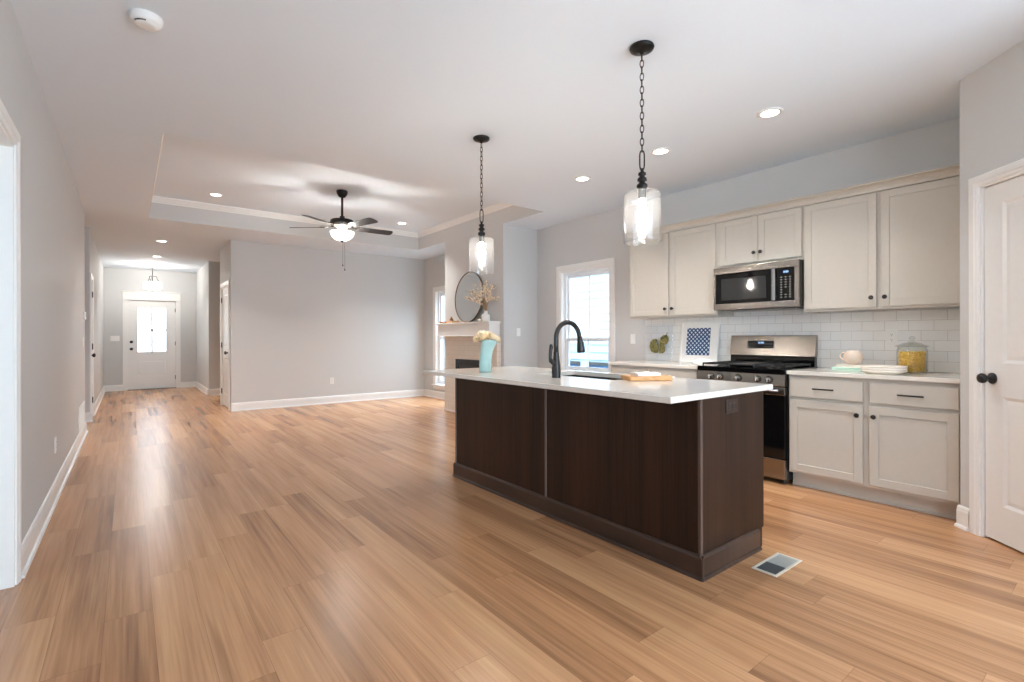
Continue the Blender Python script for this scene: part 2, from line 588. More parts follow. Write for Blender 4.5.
# greige sides of the tray, flush with the chimney breast
ts = MB()
ts.box(TX0, TX0 + 0.003, TY0, TY1, H + 0.0005, TRAY); ts.box(TX1 - 0.003, TX1, TY0, TY1, H + 0.0005, TRAY)
ts.box(TX0, TX1, TY0, TY0 + 0.003, H + 0.0005, TRAY); ts.box(TX0, TX1, TY1 - 0.003, TY1, H + 0.0005, TRAY)
struct(ts.build('wall_tray', M['wall']), 'greige vertical sides of the ceiling tray', 'wall')

# crown moulding round the inside of the tray
cm = MB()
prof = [(0, -0.080), (0.010, -0.080), (0.014, -0.066), (0.022, -0.062), (0.042, -0.024), (0.050, -0.018), (0.052, 0.0), (0, 0)]
def crown_run(mb, p0, p1, prof, z):
    d = Vector(p1) - Vector(p0)
    sv = mb.M
    mb.M = frame(p0[0], p0[1], d)
    mb.prism([(-a, z + b) for a, b in prof], 0, d.length, 'x')
    mb.M = sv
crown_run(cm, (TX0, TY1), (TX1, TY1), prof, TRAY)
crown_run(cm, (TX1, TY1), (TX1, TY0), prof, TRAY)
crown_run(cm, (TX1, TY0), (TX0, TY0), prof, TRAY)
crown_run(cm, (TX0, TY0), (TX0, TY1), prof, TRAY)
struct(cm.build('trim_1', M['trim']), 'white crown moulding around the inside of the tray ceiling', 'crown moulding')

OP0, OP1 = 2.30, 3.305      # cased opening in the left wall
# left walls (seen from the room their left-to-right runs towards +y)
wall('wall_left', 'long greige wall on the left with a cased opening', (XL, -2.5), (XL, 8.19), [(OP0 + 2.5, OP1 + 2.5, 0, 2.09)])
LD0, LD1 = 9.205, 9.765    # closet door in the far left wall
wall('wall_foyer_left', 'greige foyer wall holding a narrow white closet door', (XL, 9.15), (XL, YF), [(LD0 - 9.15, LD1 - 9.15, 0, 2.05)])
wall('wall_side_hall', 'greige return wall of the opening beside the closet door', (-2.0, 9.15), (XL - T, 9.15))
wall('wall_side_hall_end', 'greige end wall of the side hall', (-2.0, 8.07), (-2.0, 9.15))
wall('wall_side_hall_near', 'greige near wall of the side hall', (XL - T, 8.19), (-2.12, 8.19))
FD0, FD1 = -0.015, 0.895
wall('wall_front', 'greige wall around the white front door', (XL - T, YF), (1.42, YF), [(FD0 - XL + T, FD1 - XL + T, 0, 2.04)])
HXR = 1.297
wall('wall_foyer_right', 'greige wall to the right of the front door', (HXR, YF), (HXR, 11.78))
wall('wall_stair', 'greige recessed wall in the hall niche', (HXR + T, 11.78), (2.6, 11.78))
RD0, RD1 = 9.21, 9.99
wall('wall_hall_right', 'greige hall wall with a white two-panel door', (HXR, 10.19), (HXR, YB), [(10.19 - RD1, 10.19 - RD0, 0, 2.05)])
wall('wall_niche_near', 'greige near wall of the hall niche', (2.6, 10.19), (HXR + T, 10.19))
wall('wall_niche_end', 'greige end wall of the hall niche', (2.6, 11.90), (2.6, 10.07))
wall('wall_back', 'wide greige living room back wall', (HXR + T, YB), (XR + T, YB))
KW = (4.125, 4.99, 0.70, 2.06)   # kitchen window opening (y0, y1, z0, z1)
LW = (7.40, 8.53, 0.27, 2.06)    # living window opening
wall('wall_right', 'greige right wall with a window, kitchen cabinets and the fireplace', (XR, YB), (XR, 0.60),
     [(YB - KW[1], YB - KW[0], KW[2], KW[3]), (YB - LW[1], YB - LW[0], LW[2], LW[3])])
PN0, PN1 = 0.147, 0.917          # pantry door opening measured along the diagonal wall
wall('wall_pantry', 'greige diagonal corner wall with the white pantry door', PS, PE, [(PN0, PN1, 0, 2.045)])
wall('wall_pantry_return', 'short greige wall where the cabinets end', (XR, 0.722), (PS.x + 0.02, 0.722))
wall('wall_dining_right', 'greige dining wall behind the camera', (PE.x, PE.y), (PE.x, -2.5))
RW = (0.1, 3.0, 0.05, 2.2)
wall('wall_rear', 'greige rear wall with a wide glass patio door', (PE.x + T, -2.5), (XL - T, -2.5), [(PE.x + T - RW[1], PE.x + T - RW[0], RW[2], RW[3])])
# chimney breast
CX, CY0, CY1 = 4.112, 5.499, 7.10
ch = MB(); ch.box(CX, XR - 0.001, CY0, CY1, 0, H)
struct(ch.build('wall_chimney', M['wall']), 'greige chimney breast above the fireplace mantel', 'wall')
# pantry and closet interiors behind the closed doors
wall('wall_pantry_inner_right', 'inner right wall of the pantry', (XR, 0.60), (XR, -1.0))
wall('wall_pantry_inner_back', 'inner back wall of the pantry', (XR + T, -1.0), (PE.x + T, -1.0))
wall('wall_closet_back', 'back wall of the narrow closet', (-1.0, 9.27), (-1.0, 10.9))
wall('wall_closet_end', 'end wall of the narrow closet', (-1.12, 10.9), (XL - T, 10.9))
wall('wall_hall_closet_back', 'back wall behind the hall door', (2.3, 10.07), (2.3, 9.12))
# side room behind the cased opening
wall('wall_side_room_far', 'pale wall of the room behind the cased opening', (-3.5, 4.6), (XL - T, 4.6))
wall('wall_side_room_left', 'far pale wall of the side room with a window', (-3.5, 0.6), (-3.5, 4.6), [(1.1, 2.5, 0.8, 2.2)])
wall('wall_side_room_near', 'near pale wall of the side room', (XL - T, 0.6), (-3.5, 0.6))

# ------------------------------------------------------------------ trim
BASE = [(0, 0), (0.028, 0), (0.028, 0.008), (0.024, 0.016), (0.015, 0.02), (0.015, 0.10), (0.012, 0.112), (0.012, 0.120), (0.006, 0.130), (0, 0.133)]
def baseboard(name, runs, label):
    mb = MB()
    for p0, p1 in runs:
        d = Vector(p1) - Vector(p0)
        mb.M = frame(p0[0], p0[1], d)
        mb.prism([(-a, b) for a, b in BASE], -0.0, d.length, 'x')
    mb.M = Matrix.Identity(4)
    return struct(mb.build(name, M['trim']), label, 'baseboard')
CW = 0.07
baseboard('baseboard_left', [((XL, OP1 + CW), (XL, 8.19))], 'white baseboard along the long left wall')
baseboard('baseboard_foyer_left', [((-1.9, 9.15), (XL + 0.028, 9.15)), ((XL, LD1 + 0.06), (XL, YF))], 'white baseboard past the closet door to the front wall')
baseboard('baseboard_front', [((XL, YF), (FD0 - 0.085, YF)), ((FD1 + 0.085, YF), (HXR, YF))], 'white baseboard either side of the front door')
baseboard('baseboard_foyer_right', [((HXR, YF), (HXR, 11.78 - 0.028)), ((HXR - 0.028, 11.78), (2.55, 11.78))], 'white baseboard turning into the hall niche')
baseboard('baseboard_back', [((HXR, YB), (XR, YB))], 'white baseboard along the living room back wall')
baseboard('baseboard_right', [((XR, YB), (XR, CY1)), ((XR, CY0), (XR, 3.60))], 'white baseboard beneath the windows on the right wall')
baseboard('baseboard_chimney', [((CX, CY0), (XR, CY0))], 'white baseboard on the side of the chimney breast')
baseboard('baseboard_pantry', [(PS - PD * 0.012, PS + PD * 0.075)], 'short white baseboard between cabinets and pantry door casing')

def casing(mb, x0, x1, z1, w_=0.07, t=0.018, flat=False, z0=0.0, bottom=False):
    """Door casing around an opening x0..x1 up to z1 in the mb's local frame."""
    prof = [(0, 0), (0, -t * 0.55), (w_ * 0.14, -t * 0.75), (w_ * 0.3, -t * 0.75), (w_ * 0.42, -t), (w_ * 0.92, -t), (w_, -t * 0.8), (w_, 0)]
    if flat:
        prof = [(0, 0), (0, -t), (w_, -t), (w_, 0)]
    path = [(x0, z0, -1, -1 if bottom else 0), (x0, z1, -1, 1), (x1, z1, 1, 1), (x1, z0, 1, -1 if bottom else 0)]
    rings = []
    for x, z, sx, sz in path:
        rings.append([mb._v((x + sx * a, b, z + sz * a)) for a, b in prof])
    n = len(prof)
    segs = [(0, 1), (1, 2), (2, 3)] + ([(3, 0)] if bottom else [])
    for i, j in segs:
        for k in range(n):
            mb.bm.faces.new((rings[i][k], rings[i][(k + 1) % n], rings[j][(k + 1) % n], rings[j][k]))
    if not bottom:
        mb.bm.faces.new(rings[0]); mb.bm.faces.new(rings[3])
    return mb

def jamb(mb, x0, x1, z1, d0=0.0, d1=T, t=0.018, stop=None):
    mb.box(x0, x0 + t, d0, d1, 0, z1)
    mb.box(x1 - t, x1, d0, d1, 0, z1)
    mb.box(x0 + t, x1 - t, d0, d1, z1 - t, z1)
    if stop:
        mb.box(x0 + t, x0 + t + 0.012, stop, stop + 0.03, 0, z1 - t); mb.box(x1 - t - 0.012, x1 - t, stop, stop + 0.03, 0, z1 - t)
        mb.box(x0 + t + 0.012, x1 - t - 0.012, stop, stop + 0.03, z1 - t - 0.012, z1 - t)
    return mb

# cased opening on the left wall
mb = MB(frame(XL, 0, (0, 1)))
casing(mb, OP0, OP1, 2.09, CW); jamb(mb, OP0 - 0.001, OP1 + 0.001, 2.091, -0.002, T + 0.002)
struct(mb.build('trim_2', M['trim']), 'white casing of the opening at the near left', 'door casing')

def panel_slab(mb, x0, x1, z0, z1, y0, t, panels, rec=0.009, slope=0.018):
    """Door leaf: front at y0, thickness t into +y, with recessed bevelled panels (px0, px1, pz0, pz1) on both faces."""
    yb = y0 + t
    mb.box(x0, x1, y0 + rec, yb - rec, z0, z1)
    px0, px1 = panels[0][0], panels[0][1]
    ps = sorted(panels, key=lambda p: p[2])
    for ya, ybb, inner, s in ((y0, y0 + rec, y0 + rec, 1), (yb - rec, yb, yb - rec, -1)):
        mb.box(x0, px0, ya, ybb, z0, z1); mb.box(px1, x1, ya, ybb, z0, z1)
        zz = z0
        for p in ps:
            mb.box(px0, px1, ya, ybb, zz, p[2]); zz = p[3]
        mb.box(px0, px1, ya, ybb, zz, z1)
        yo = y0 if s == 1 else yb
        for p in ps:
            a = [(p[0], p[2]), (p[1], p[2]), (p[1], p[3]), (p[0], p[3])]
            q = slope
            b_ = [(p[0] + q, p[2] + q), (p[1] - q, p[2] + q), (p[1] - q, p[3] - q), (p[0] + q, p[3] - q)]
            q2 = slope * 2.2
            c_ = [(p[0] + q2, p[2] + q2), (p[1] - q2, p[2] + q2), (p[1] - q2, p[3] - q2), (p[0] + q2, p[3] - q2)]
            yi = inner - s * 0.0004
            yc = inner - s * rec * 0.45
            for k in range(4):
                k2 = (k + 1) % 4
                mb.face([(a[k][0], yo, a[k][1]), (a[k2][0], yo, a[k2][1]), (b_[k2][0], yi, b_[k2][1]), (b_[k][0], yi, b_[k][1])])
                mb.face([(b_[k][0], yi, b_[k][1]), (b_[k2][0], yi, b_[k2][1]), (c_[k2][0], yc, c_[k2][1]), (c_[k][0], yc, c_[k][1])])
            mb.face([(c_[k][0], yc, c_[k][1]) for k in range(4)])
    return mb

def door_knob(fr, x, y, z, parent, mat, name='door_knob', both=True):
    mb = MB(fr)
    mb.lathe([(0, 0), (0.032, 0), (0.032, -0.004), (0.026, -0.010), (0.012, -0.012), (0.011, -0.032), (0.017, -0.038),
              (0.027, -0.046), (0.029, -0.056), (0.025, -0.066), (0.014, -0.071), (0, -0.072)], (x, y, z), 24, 'y')
    return mb.build(name, mat, parent)

def hinge(fr, x, y, z, parent):
    mb = MB(fr)
    mb.cyl((x, y - 0.006, z - 0.045), 0.007, 0.09, 'z', 10)
    mb.box(x - 0.02, x + 0.02, y - 0.0015, y + 0.001, z - 0.045, z + 0.045)
    return mb.build('hinge', M['black'], parent)

def interior_door(name, label, fr, x0, x1, knob_x, hinge_x, loc, casing_name, casing_label, top=2.045, stile=0.115, y0=0.012, casing_w=CW):
    mb = MB(fr); casing(mb, x0, x1, top, casing_w); jamb(mb, x0 - 0.001, x1 + 0.001, top + 0.001, -0.002, T + 0.002, 0.012, y0 + 0.037)
    struct(mb.build(casing_name, M['trim']), casing_label, 'door casing')
    d = sthing(name, label, 'door', loc)
    a, b = x0 + 0.015, x1 - 0.015
    mb = MB(fr)
    panel_slab(mb, a, b, 0.012, top - 0.015, y0, 0.035, [(a + stile, b - stile, 0.215, 0.83), (a + stile, b - stile, 1.02, top - 0.12)])
    leaf = mb.build('door_leaf', M['door'], d)
    door_knob(fr, knob_x, y0, 0.93, leaf, M['black'])
    if hinge_x is not None:
        for z in (0.25, 1.05, 1.83):
            hinge(fr, hinge_x, 0.0, z, leaf)
    return d

fr_left = frame(XL, 0, (0, 1))
interior_door('door_1', 'narrow white closet door on the far left foyer wall', fr_left, LD0, LD1, LD0 + 0.07, LD1 - 0.008, (XL, (LD0 + LD1) / 2, 0),
              'trim_3', 'white casing of the narrow closet door', stile=0.09, casing_w=0.055)
fr_hr = frame(HXR, 0, (0, -1))
interior_door('door_2', 'white hall door seen edge-on beside the living room corner', fr_hr, -RD1, -RD0, -RD0 - 0.075, -RD1 + 0.008, (HXR, (RD0 + RD1) / 2, 0),
              'trim_4', 'white casing of the hall door by the living room corner')
fr_p = frame(PS.x, PS.y, PD)
pc = PS + PD * ((PN0 + PN1) / 2)
interior_door('door_3', 'white two-panel pantry door with black knob at the right edge', fr_p, PN0, PN1, 0.212, None, (pc.x, pc.y, 0),
              'trim_5', 'white moulded casing of the pantry door', casing_w=0.064)

# front door
fr_f = frame(0, YF, (1, 0))
mb = MB(fr_f)
casing(mb, FD0, FD1, 2.045, 0.085, 0.018, flat=True)
mb.box(FD0 - 0.085, FD1 + 0.085, -0.019, 0, 2.13 - 0.085 + 0.0005, 2.225)
mb.box(FD0 - 0.10, FD1 + 0.10, -0.035, 0, 2.225, 2.245, 0.003)
mb.box(FD0 - 0.09, FD1 + 0.09, -0.024, 0, 2.045, 2.06)
jamb(mb, FD0 - 0.001, FD1 + 0.001, 2.046, -0.002, T + 0.002, 0.012, 0.067)
struct(mb.build('trim_6', M['trim']), 'white flat casing with a tall head around the front door', 'door casing')
fd = sthing('door_4', 'white front door with a four-pane glass window', 'door', ((FD0 + FD1) / 2, YF, 0))
a, b = FD0 + 0.013, FD1 - 0.013
g0, g1, gz0, gz1 = 0.145, 0.72, 0.84, 1.885
mb = MB(fr_f)
y0, yb = 0.02, 0.064
mb.box(a, g0, y0, yb, 0.012, 2.03); mb.box(g1, b, y0, yb, 0.012, 2.03)
mb.box(g0, g1, y0, yb, gz1, 2.03); mb.box(g0, g1, y0 + 0.008, yb, 0.012, gz0)
mb.box(g0, g1, y0, y0 + 0.008, 0.012, 0.30); mb.box(g0, g1, y0, y0 + 0.008, 0.70, gz0)
mb.box(g0 + 0.03, g1 - 0.03, y0 + 0.003, y0 + 0.008, 0.36, 0.64, 0.003, 1)
leaf = mb.build('door_leaf', M['door'], fd)
mb = MB(fr_f)
for q in ((g0, g0 + 0.022, gz0, gz1), (g1 - 0.022, g1, gz0, gz1), (g0, g1, gz0, gz0 + 0.022), (g0, g1, gz1 - 0.022, gz1)):
    mb.box(q[0], q[1], y0 - 0.008, y0 + 0.01, q[2], q[3], 0.003, 1)
mb.build('glass_frame', M['door'], leaf)
mb = MB(fr_f)
mb.box((g0 + g1) / 2 - 0.018, (g0 + g1) / 2 + 0.018, y0 + 0.002, y0 + 0.02, gz0, gz1)
mb.box(g0, g1, y0 + 0.002, y0 + 0.02, (gz0 + gz1) / 2 - 0.018, (gz0 + gz1) / 2 + 0.018)
mb.build('muntin', M['door'], leaf)
mb = MB(fr_f); mb.box(g0, g1, y0 + 0.022, y0 + 0.026, gz0, gz1); mb.build('glass_pane', M['window_glass'], leaf)
door_knob(fr_f, 0.055, y0, 0.93, leaf, M['black'])
mb = MB(fr_f)
mb.lathe([(0, 0), (0.031, 0), (0.031, -0.008), (0.022, -0.014), (0.02, -0.02), (0, -0.02)], (0.055, y0, 1.09), 20, 'y')
mb.box(0.051, 0.059, y0 - 0.038, y0 - 0.018, 1.075, 1.105, 0.002, 1)
mb.build('deadbolt', M['black'], leaf)
for z in (0.25, 1.05, 1.83):
    hinge(fr_f, FD1 - 0.004, 0.012, z, leaf)
mb = MB(fr_f); mb.box(FD0, FD1, -0.03, T, 0, 0.014, 0.003, 1)
struct(mb.build('trim_7', plain('bronze_threshold', srgb(90, 80, 70), 0.4, 0.6)), 'dark metal threshold under the front door', 'threshold')

# ------------------------------------------------------------------ windows
def hung_window(name, label, fr, x0, x1, z0, z1, loc, casing_name, casing_label, screen=True, cw=0.10):
    mb = MB(fr); casing(mb, x0, x1, z1, cw * 0.9, 0.018, z0=z0, bottom=True)
    mb.box(x0 - 0.002, x0 + 0.006, -0.001, T + 0.002, z0 - 0.002, z1 + 0.002); mb.box(x1 - 0.006, x1 + 0.002, -0.001, T + 0.002, z0 - 0.002, z1 + 0.002)
    mb.box(x0 + 0.006, x1 - 0.006, -0.001, T + 0.002, z1 - 0.006, z1 + 0.002); mb.box(x0 + 0.006, x1 - 0.006, -0.001, T + 0.002, z0 - 0.002, z0 + 0.006)
    struct(mb.build(casing_name, M['trim']), casing_label, 'window casing')
    wd = sthing(name, label, 'window', loc)
    x0, x1, z0, z1 = x0 + 0.0065, x1 - 0.0065, z0 + 0.0065, z1 - 0.0065
    zm = 1.14 if z0 > 0.5 else (z0 + z1) / 2
    f_ = 0.035
    mb = MB(fr)
    mb.box(x0, x0 + f_, 0.05, T, z0, z1); mb.box(x1 - f_, x1, 0.05, T, z0, z1)
    mb.box(x0 + f_, x1 - f_, 0.05, T, z1 - f_, z1); mb.box(x0 + f_, x1 - f_, 0.05, T, z0, z0 + f_)
    mb.build('window_frame', M['vinyl'], wd)
    for nm, a0, a1, yy in (('upper_sash', zm - 0.02, z1 - f_, 0.085), ('lower_sash', z0 + f_, zm + 0.02, 0.058)):
        s_ = 0.035
        X0, X1 = x0 + f_, x1 - f_
        mb = MB(fr)
        mb.box(X0, X0 + s_, yy, yy + 0.025, a0, a1); mb.box(X1 - s_, X1, yy, yy + 0.025, a0, a1)
        mb.box(X0 + s_, X1 - s_, yy, yy + 0.025, a1 - s_, a1); mb.box(X0 + s_, X1 - s_, yy, yy + 0.025, a0, a0 + s_)
        sash = mb.build(nm, M['vinyl'], wd)
        mb = MB(fr); mb.box((X0 + X1) / 2 - 0.008, (X0 + X1) / 2 + 0.008, yy + 0.008, yy + 0.018, a0 + s_, a1 - s_)
        mb.build('muntin', M['vinyl'], sash)
        mb = MB(fr); mb.box(X0 + s_, X1 - s_, yy + 0.011, yy + 0.015, a0 + s_, a1 - s_)
        mb.build('glass_pane', M['window_glass'], sash)
        if nm == 'lower_sash':
            mb = MB(fr); mb.box(X0 + 0.3, X0 + 0.36, yy - 0.012, yy + 0.002, a1 - 0.014, a1 + 0.01, 0.003, 1)
            mb.build('sash_lock', M['vinyl'], sash)
    if screen:
        mb = MB(fr); mb.box(x0 + f_, x1 - f_, T - 0.006, T - 0.004, z0 + f_, zm)
        mb.build('insect_screen', M['screen'], wd)
    return wd
fr_r = frame(XR, 0, (0, -1))
hung_window('window_1', 'white double-hung window behind the kitchen faucet', fr_r, -KW[1], -KW[0], KW[2], KW[3], (XR, 4.56, KW[2]),
            'trim_8', 'white casing around the kitchen window')
hung_window('window_2', 'white window half hidden by the chimney breast', fr_r, -LW[1], -LW[0], LW[2], LW[3], (XR, 7.96, LW[2]),
            'trim_9', 'white casing around the living room window', False)
# stool under the living window
mb = MB(fr_r); mb.box(-LW[1] - 0.10, -LW[0] + 0.0, -0.045, 0.0, LW[2] - 0.03, LW[2] - 0.005, 0.004, 1)
struct(mb.build('trim_10', M['trim']), 'white sill under the living room window', 'window sill')
# rear patio door and side room window (behind the camera / through the cased opening)
def fixed_window(name, label, fr, x0, x1, z0, z1, loc, n):
    wd = sthing(name, label, 'window', loc)
    mb = MB(fr)
    f_ = 0.06
    xs = [x0 + (x1 - x0) * k / n for k in range(n + 1)]
    mb.box(x0, x1, 0.03, T - 0.02, z1 - f_, z1); mb.box(x0, x1, 0.03, T - 0.02, z0, z0 + f_)
    for x in xs:
        c = min(max(x, x0 + f_ / 2), x1 - f_ / 2)
        mb.box(c - f_ / 2, c + f_ / 2, 0.03, T - 0.02, z0, z1)
    mb.build('window_frame', M['vinyl'], wd)
    for p, q in zip(xs, xs[1:]):
        mb = MB(fr); mb.box(p + 0.03, q - 0.03, 0.06, 0.065, z0 + f_, z1 - f_); mb.build('glass_pane', M['window_glass'], wd)
    return wd
fixed_window('window_3', 'wide glass patio door in the rear wall', frame(0, -2.5, (-1, 0)), -RW[1], -RW[0], RW[2], RW[3], (1.3, -2.5, 0), 3)
fixed_window('window_4', 'window in the far wall of the side room', frame(-3.5, 0, (0, 1)), 1.7, 3.1, 0.8, 2.2, (-3.5, 2.4, 0.8), 2)

# ------------------------------------------------------------------ outside
gr = MB(); gr.box(-14, 16, -14, 30, -0.5, -0.4)
struct(gr.build('ground', M['concrete']), 'pale ground outside the house', 'ground')
hx = 7.6
nh = thing('neighbour_house', 'white lap-sided house next door seen through the kitchen window', 'house', (hx, 7.5, -0.4))
mb = MB(); mb.box(hx, hx + 0.4, 1.0, 16.0, -0.4, 5.0); mb.build('house_wall', M['siding'], nh)
mb = MB()
EX = 0.158
zz = -0.4
while zz < 4.9:
    mb.prism([(hx - 0.028, zz), (hx - 0.006, zz + EX + 0.004), (hx, zz + EX + 0.004), (hx, zz)], 1.0, 16.0, 'y')
    zz += EX
mb.build('lap_siding', M['siding'], nh)
M['far_glass'] = plain('dark_blue_window_glass', srgb(70, 100, 130), 0.08, noise=0.05, nscale=3)
for (ya, yb_) in ((6.60, 7.12), (7.47, 7.90)):
    mb = MB()
    for q in ((ya - 0.05, ya, -0.2, 0.66), (yb_, yb_ + 0.05, -0.2, 0.66), (ya, yb_, 0.60, 0.66), (ya, yb_, -0.2, -0.15)):
        mb.box(hx - 0.05, hx, q[0], q[1], q[2], q[3])
    fw = mb.build('house_window_frame', M['steel_dark'], nh)
    mb = MB(); mb.box(hx - 0.035, hx - 0.03, ya, yb_, -0.15, 0.60)
    mb.build('house_window_glass', M['far_glass'], fw)

# ------------------------------------------------------------------ ceiling lights
def downlight(x, y, z, label, group, power):
    t = thing('recessed_downlight', label, 'ceiling light', (x, y, z), group)
    mb = MB(); mb.lathe([(0.058, -0.003), (0.060, -0.008), (0.082, -0.006), (0.086, 0.0), (0.058, 0.0)], (x, y, z), 40)
    mb.build('trim_ring', M['plastic'], t)
    mb = MB(); mb.lathe([(0, -0.0045), (0.059, -0.0045), (0.059, -0.001), (0, -0.001)], (x, y, z), 40)
    mb.build('light_lens', M['downlight'], t)
    disk_light('downlight_lamp', (x, y, z - 0.012), power, WARM, 0.11)
KP = 6.5
for (x, y, lab) in ((3.56, 1.637, 'recessed ceiling light nearest the pantry, right of the front pendant'),
                    (3.56, 2.540, 'middle recessed ceiling light over the kitchen aisle'),
                    (3.56, 3.450, 'recessed ceiling light above the kitchen window end of the aisle')):
    downlight(x, y, H, lab, 'kitchen recessed lights', KP)
for (x, y, lab) in ((0.903, 7.433, 'recessed light at the left of the tray ceiling'), (3.521, 7.459, 'recessed light in the tray to the right of the fan')):
    downlight(x, y, TRAY, lab, 'tray ceiling recessed lights', 14)
for (x, y, lab) in ((0.434, 9.79, 'nearer recessed light in the hall ceiling'), (0.439, 11.70, 'farther recessed light in the hall ceiling, before the foyer pendant')):
    downlight(x, y, H, lab, 'hall recessed lights', 8)

# smoke detector
sx_, sy_ = 0.072, 3.01
t = thing('smoke_detector', 'round white smoke detector on the ceiling at the upper left', 'smoke detector', (sx_, sy_, H))
mb = MB(); mb.lathe([(0, 0), (0.068, 0), (0.069, -0.010), (0.066, -0.014), (0.066, -0.022), (0.060, -0.034), (0.050, -0.038)], (sx_, sy_, H), 36)
mb.build('base_ring', M['plastic'], t)
mb = MB(); mb.lathe([(0.050, -0.036), (0.047, -0.043), (0.030, -0.048), (0, -0.049)], (sx_, sy_, H), 36)
mb.build('sensor_cover', M['plastic'], t)
mb = MB()
for k in range(7):
    an = PI + 0.5 + k * 0.16
    mb.box(sx_ + 0.0485 * math.cos(an) - 0.003, sx_ + 0.0485 * math.cos(an) + 0.003, sy_ + 0.0485 * math.sin(an) - 0.003, sy_ + 0.0485 * math.sin(an) + 0.003, H - 0.0425, H - 0.037)
mb.build('vent_slot', M['slot'], t)

# pendants over the island
def pendant(x, y, label):
    t = thing('pendant_light', label, 'pendant light', (x, y, H), 'island pendant lights')
    mb = MB(); mb.lathe([(0, 0), (0.064, 0), (0.066, -0.006), (0.062, -0.016), (0.040, -0.026), (0.012, -0.031), (0.009, -0.040), (0, -0.042)], (x, y, H), 36)
    mb.build('canopy', M['bronze'], t)
    mb = MB()
    zt, zb = 2.704, 2.175
    n = 15
    st = (zt - zb) / n
    for k in range(n):
        zc = zt - (k + 0.5) * st
        ang = (k % 2) * PI / 2 + 0.5
        pts = []
        for j in range(14):
            q = 2 * PI * j / 14
            a_, b_ = 0.0095 * math.cos(q), (st * 0.5 + 0.0045) * math.sin(q)
            pts.append((x + a_ * math.cos(ang), y + a_ * math.sin(ang), zc + b_))
        mb.tube(pts, 0.0026, 6, closed=True)
    mb.build('chain', M['bronze'], t)
    mb = MB()
    pts = []
    for j in range(20):
        q = 2 * PI * j / 20
        a_ = 0.0125 * math.copysign(abs(math.cos(q)) ** 0.6, math.cos(q)); b_ = 0.052 * math.copysign(abs(math.sin(q)) ** 0.6, math.sin(q))
        pts.append((x + a_ * math.cos(-YAW), y + a_ * math.sin(-YAW), 2.128 + b_))
    mb.tube(pts, 0.0036, 8, closed=True)
    mb.build('hanging_loop', M['bronze'], t)
    mb = MB()
    mb.lathe([(0, 2.084), (0.008, 2.084), (0.009, 2.066), (0.020, 2.060), (0.022, 2.050), (0.014, 2.044), (0.014, 2.038), (0.024, 2.030), (0.026, 2.018),
              (0.016, 2.012), (0.016, 2.005), (0.028, 1.996), (0.030, 1.982), (0.022, 1.974), (0.022, 1.966), (0, 1.966)], (x, y, 0), 28)
    mb.build('socket_cap', M['bronze'], t)
    mb = MB(); mb.lathe([(0.021, 1.968), (0.021, 1.925), (0.015, 1.918), (0, 1.918)], (x, y, 0), 20)
    mb.build('lamp_socket', M['black'], t)
    mb = MB()
    mb.lathe([(0.026, 1.964), (0.060, 1.963), (0.090, 1.952), (0.098, 1.938), (0.099, 1.90), (0.099, 1.684), (0.0965, 1.680), (0.0955, 1.684), (0.0955, 1.90), (0.0945, 1.936),
              (0.088, 1.948), (0.060, 1.959), (0.026, 1.960), (0.026, 1.964)], (x, y, 0), 56)
    mb.build('glass_shade', M['shade_glass'], t)
    mb = MB(); mb.lathe([(0, 1.798), (0.012, 1.801), (0.024, 1.815), (0.029, 1.836), (0.027, 1.858), (0.019, 1.882), (0.014, 1.90), (0.014, 1.919), (0, 1.919)], (x, y, 0), 24)
    mb.build('light_bulb', M['bulb'], t)
pendant(2.203, 1.690, 'nearer clear glass pendant hanging over the right end of the island')
pendant(2.203, 3.233, 'farther clear glass pendant hanging over the vase end of the island')

# ceiling fan
fx_, fy_ = 2.149, 6.29
M['blade'] = wood_mat('charcoal_fan_blade', (40, 36, 36), (58, 54, 53), (6, 6, 6), 0.65, 0.25)
t = thing('ceiling_fan', 'dark five-blade ceiling fan with a lit glass bowl under the tray ceiling', 'ceiling fan', (fx_, fy_, TRAY))
mb = MB(); mb.lathe([(0, 0), (0.068, 0), (0.070, -0.012), (0.064, -0.04), (0.040, -0.078), (0.026, -0.085), (0, -0.085)], (fx_, fy_, TRAY), 36)
mb.build('canopy', M['bronze'], t)
mb = MB(); mb.cyl((fx_, fy_, 2.66), 0.0145, 0.30, 'z', 20); mb.lathe([(0, 2.715), (0.03, 2.712), (0.032, 2.69), (0.03, 2.66), (0, 2.66)], (fx_, fy_, 0), 24)
mb.build('downrod', M['bronze'], t)
mb = MB(); mb.lathe([(0, 2.672), (0.06, 2.670), (0.13, 2.664), (0.144, 2.655), (0.147, 2.62), (0.142, 2.605), (0.118, 2.60), (0, 2.60)], (fx_, fy_, 0), 48)
mb.build('motor_housing', M['bronze'], t)
mb = MB(); mb.lathe([(0.128, 2.602), (0.134, 2.595), (0.132, 2.582), (0.085, 2.572), (0.060, 2.560), (0.045, 2.540), (0.020, 2.530), (0.018, 2.405), (0, 2.405)], (fx_, fy_, 0), 48)
mb.build('light_kit_collar', M['chrome'], t)
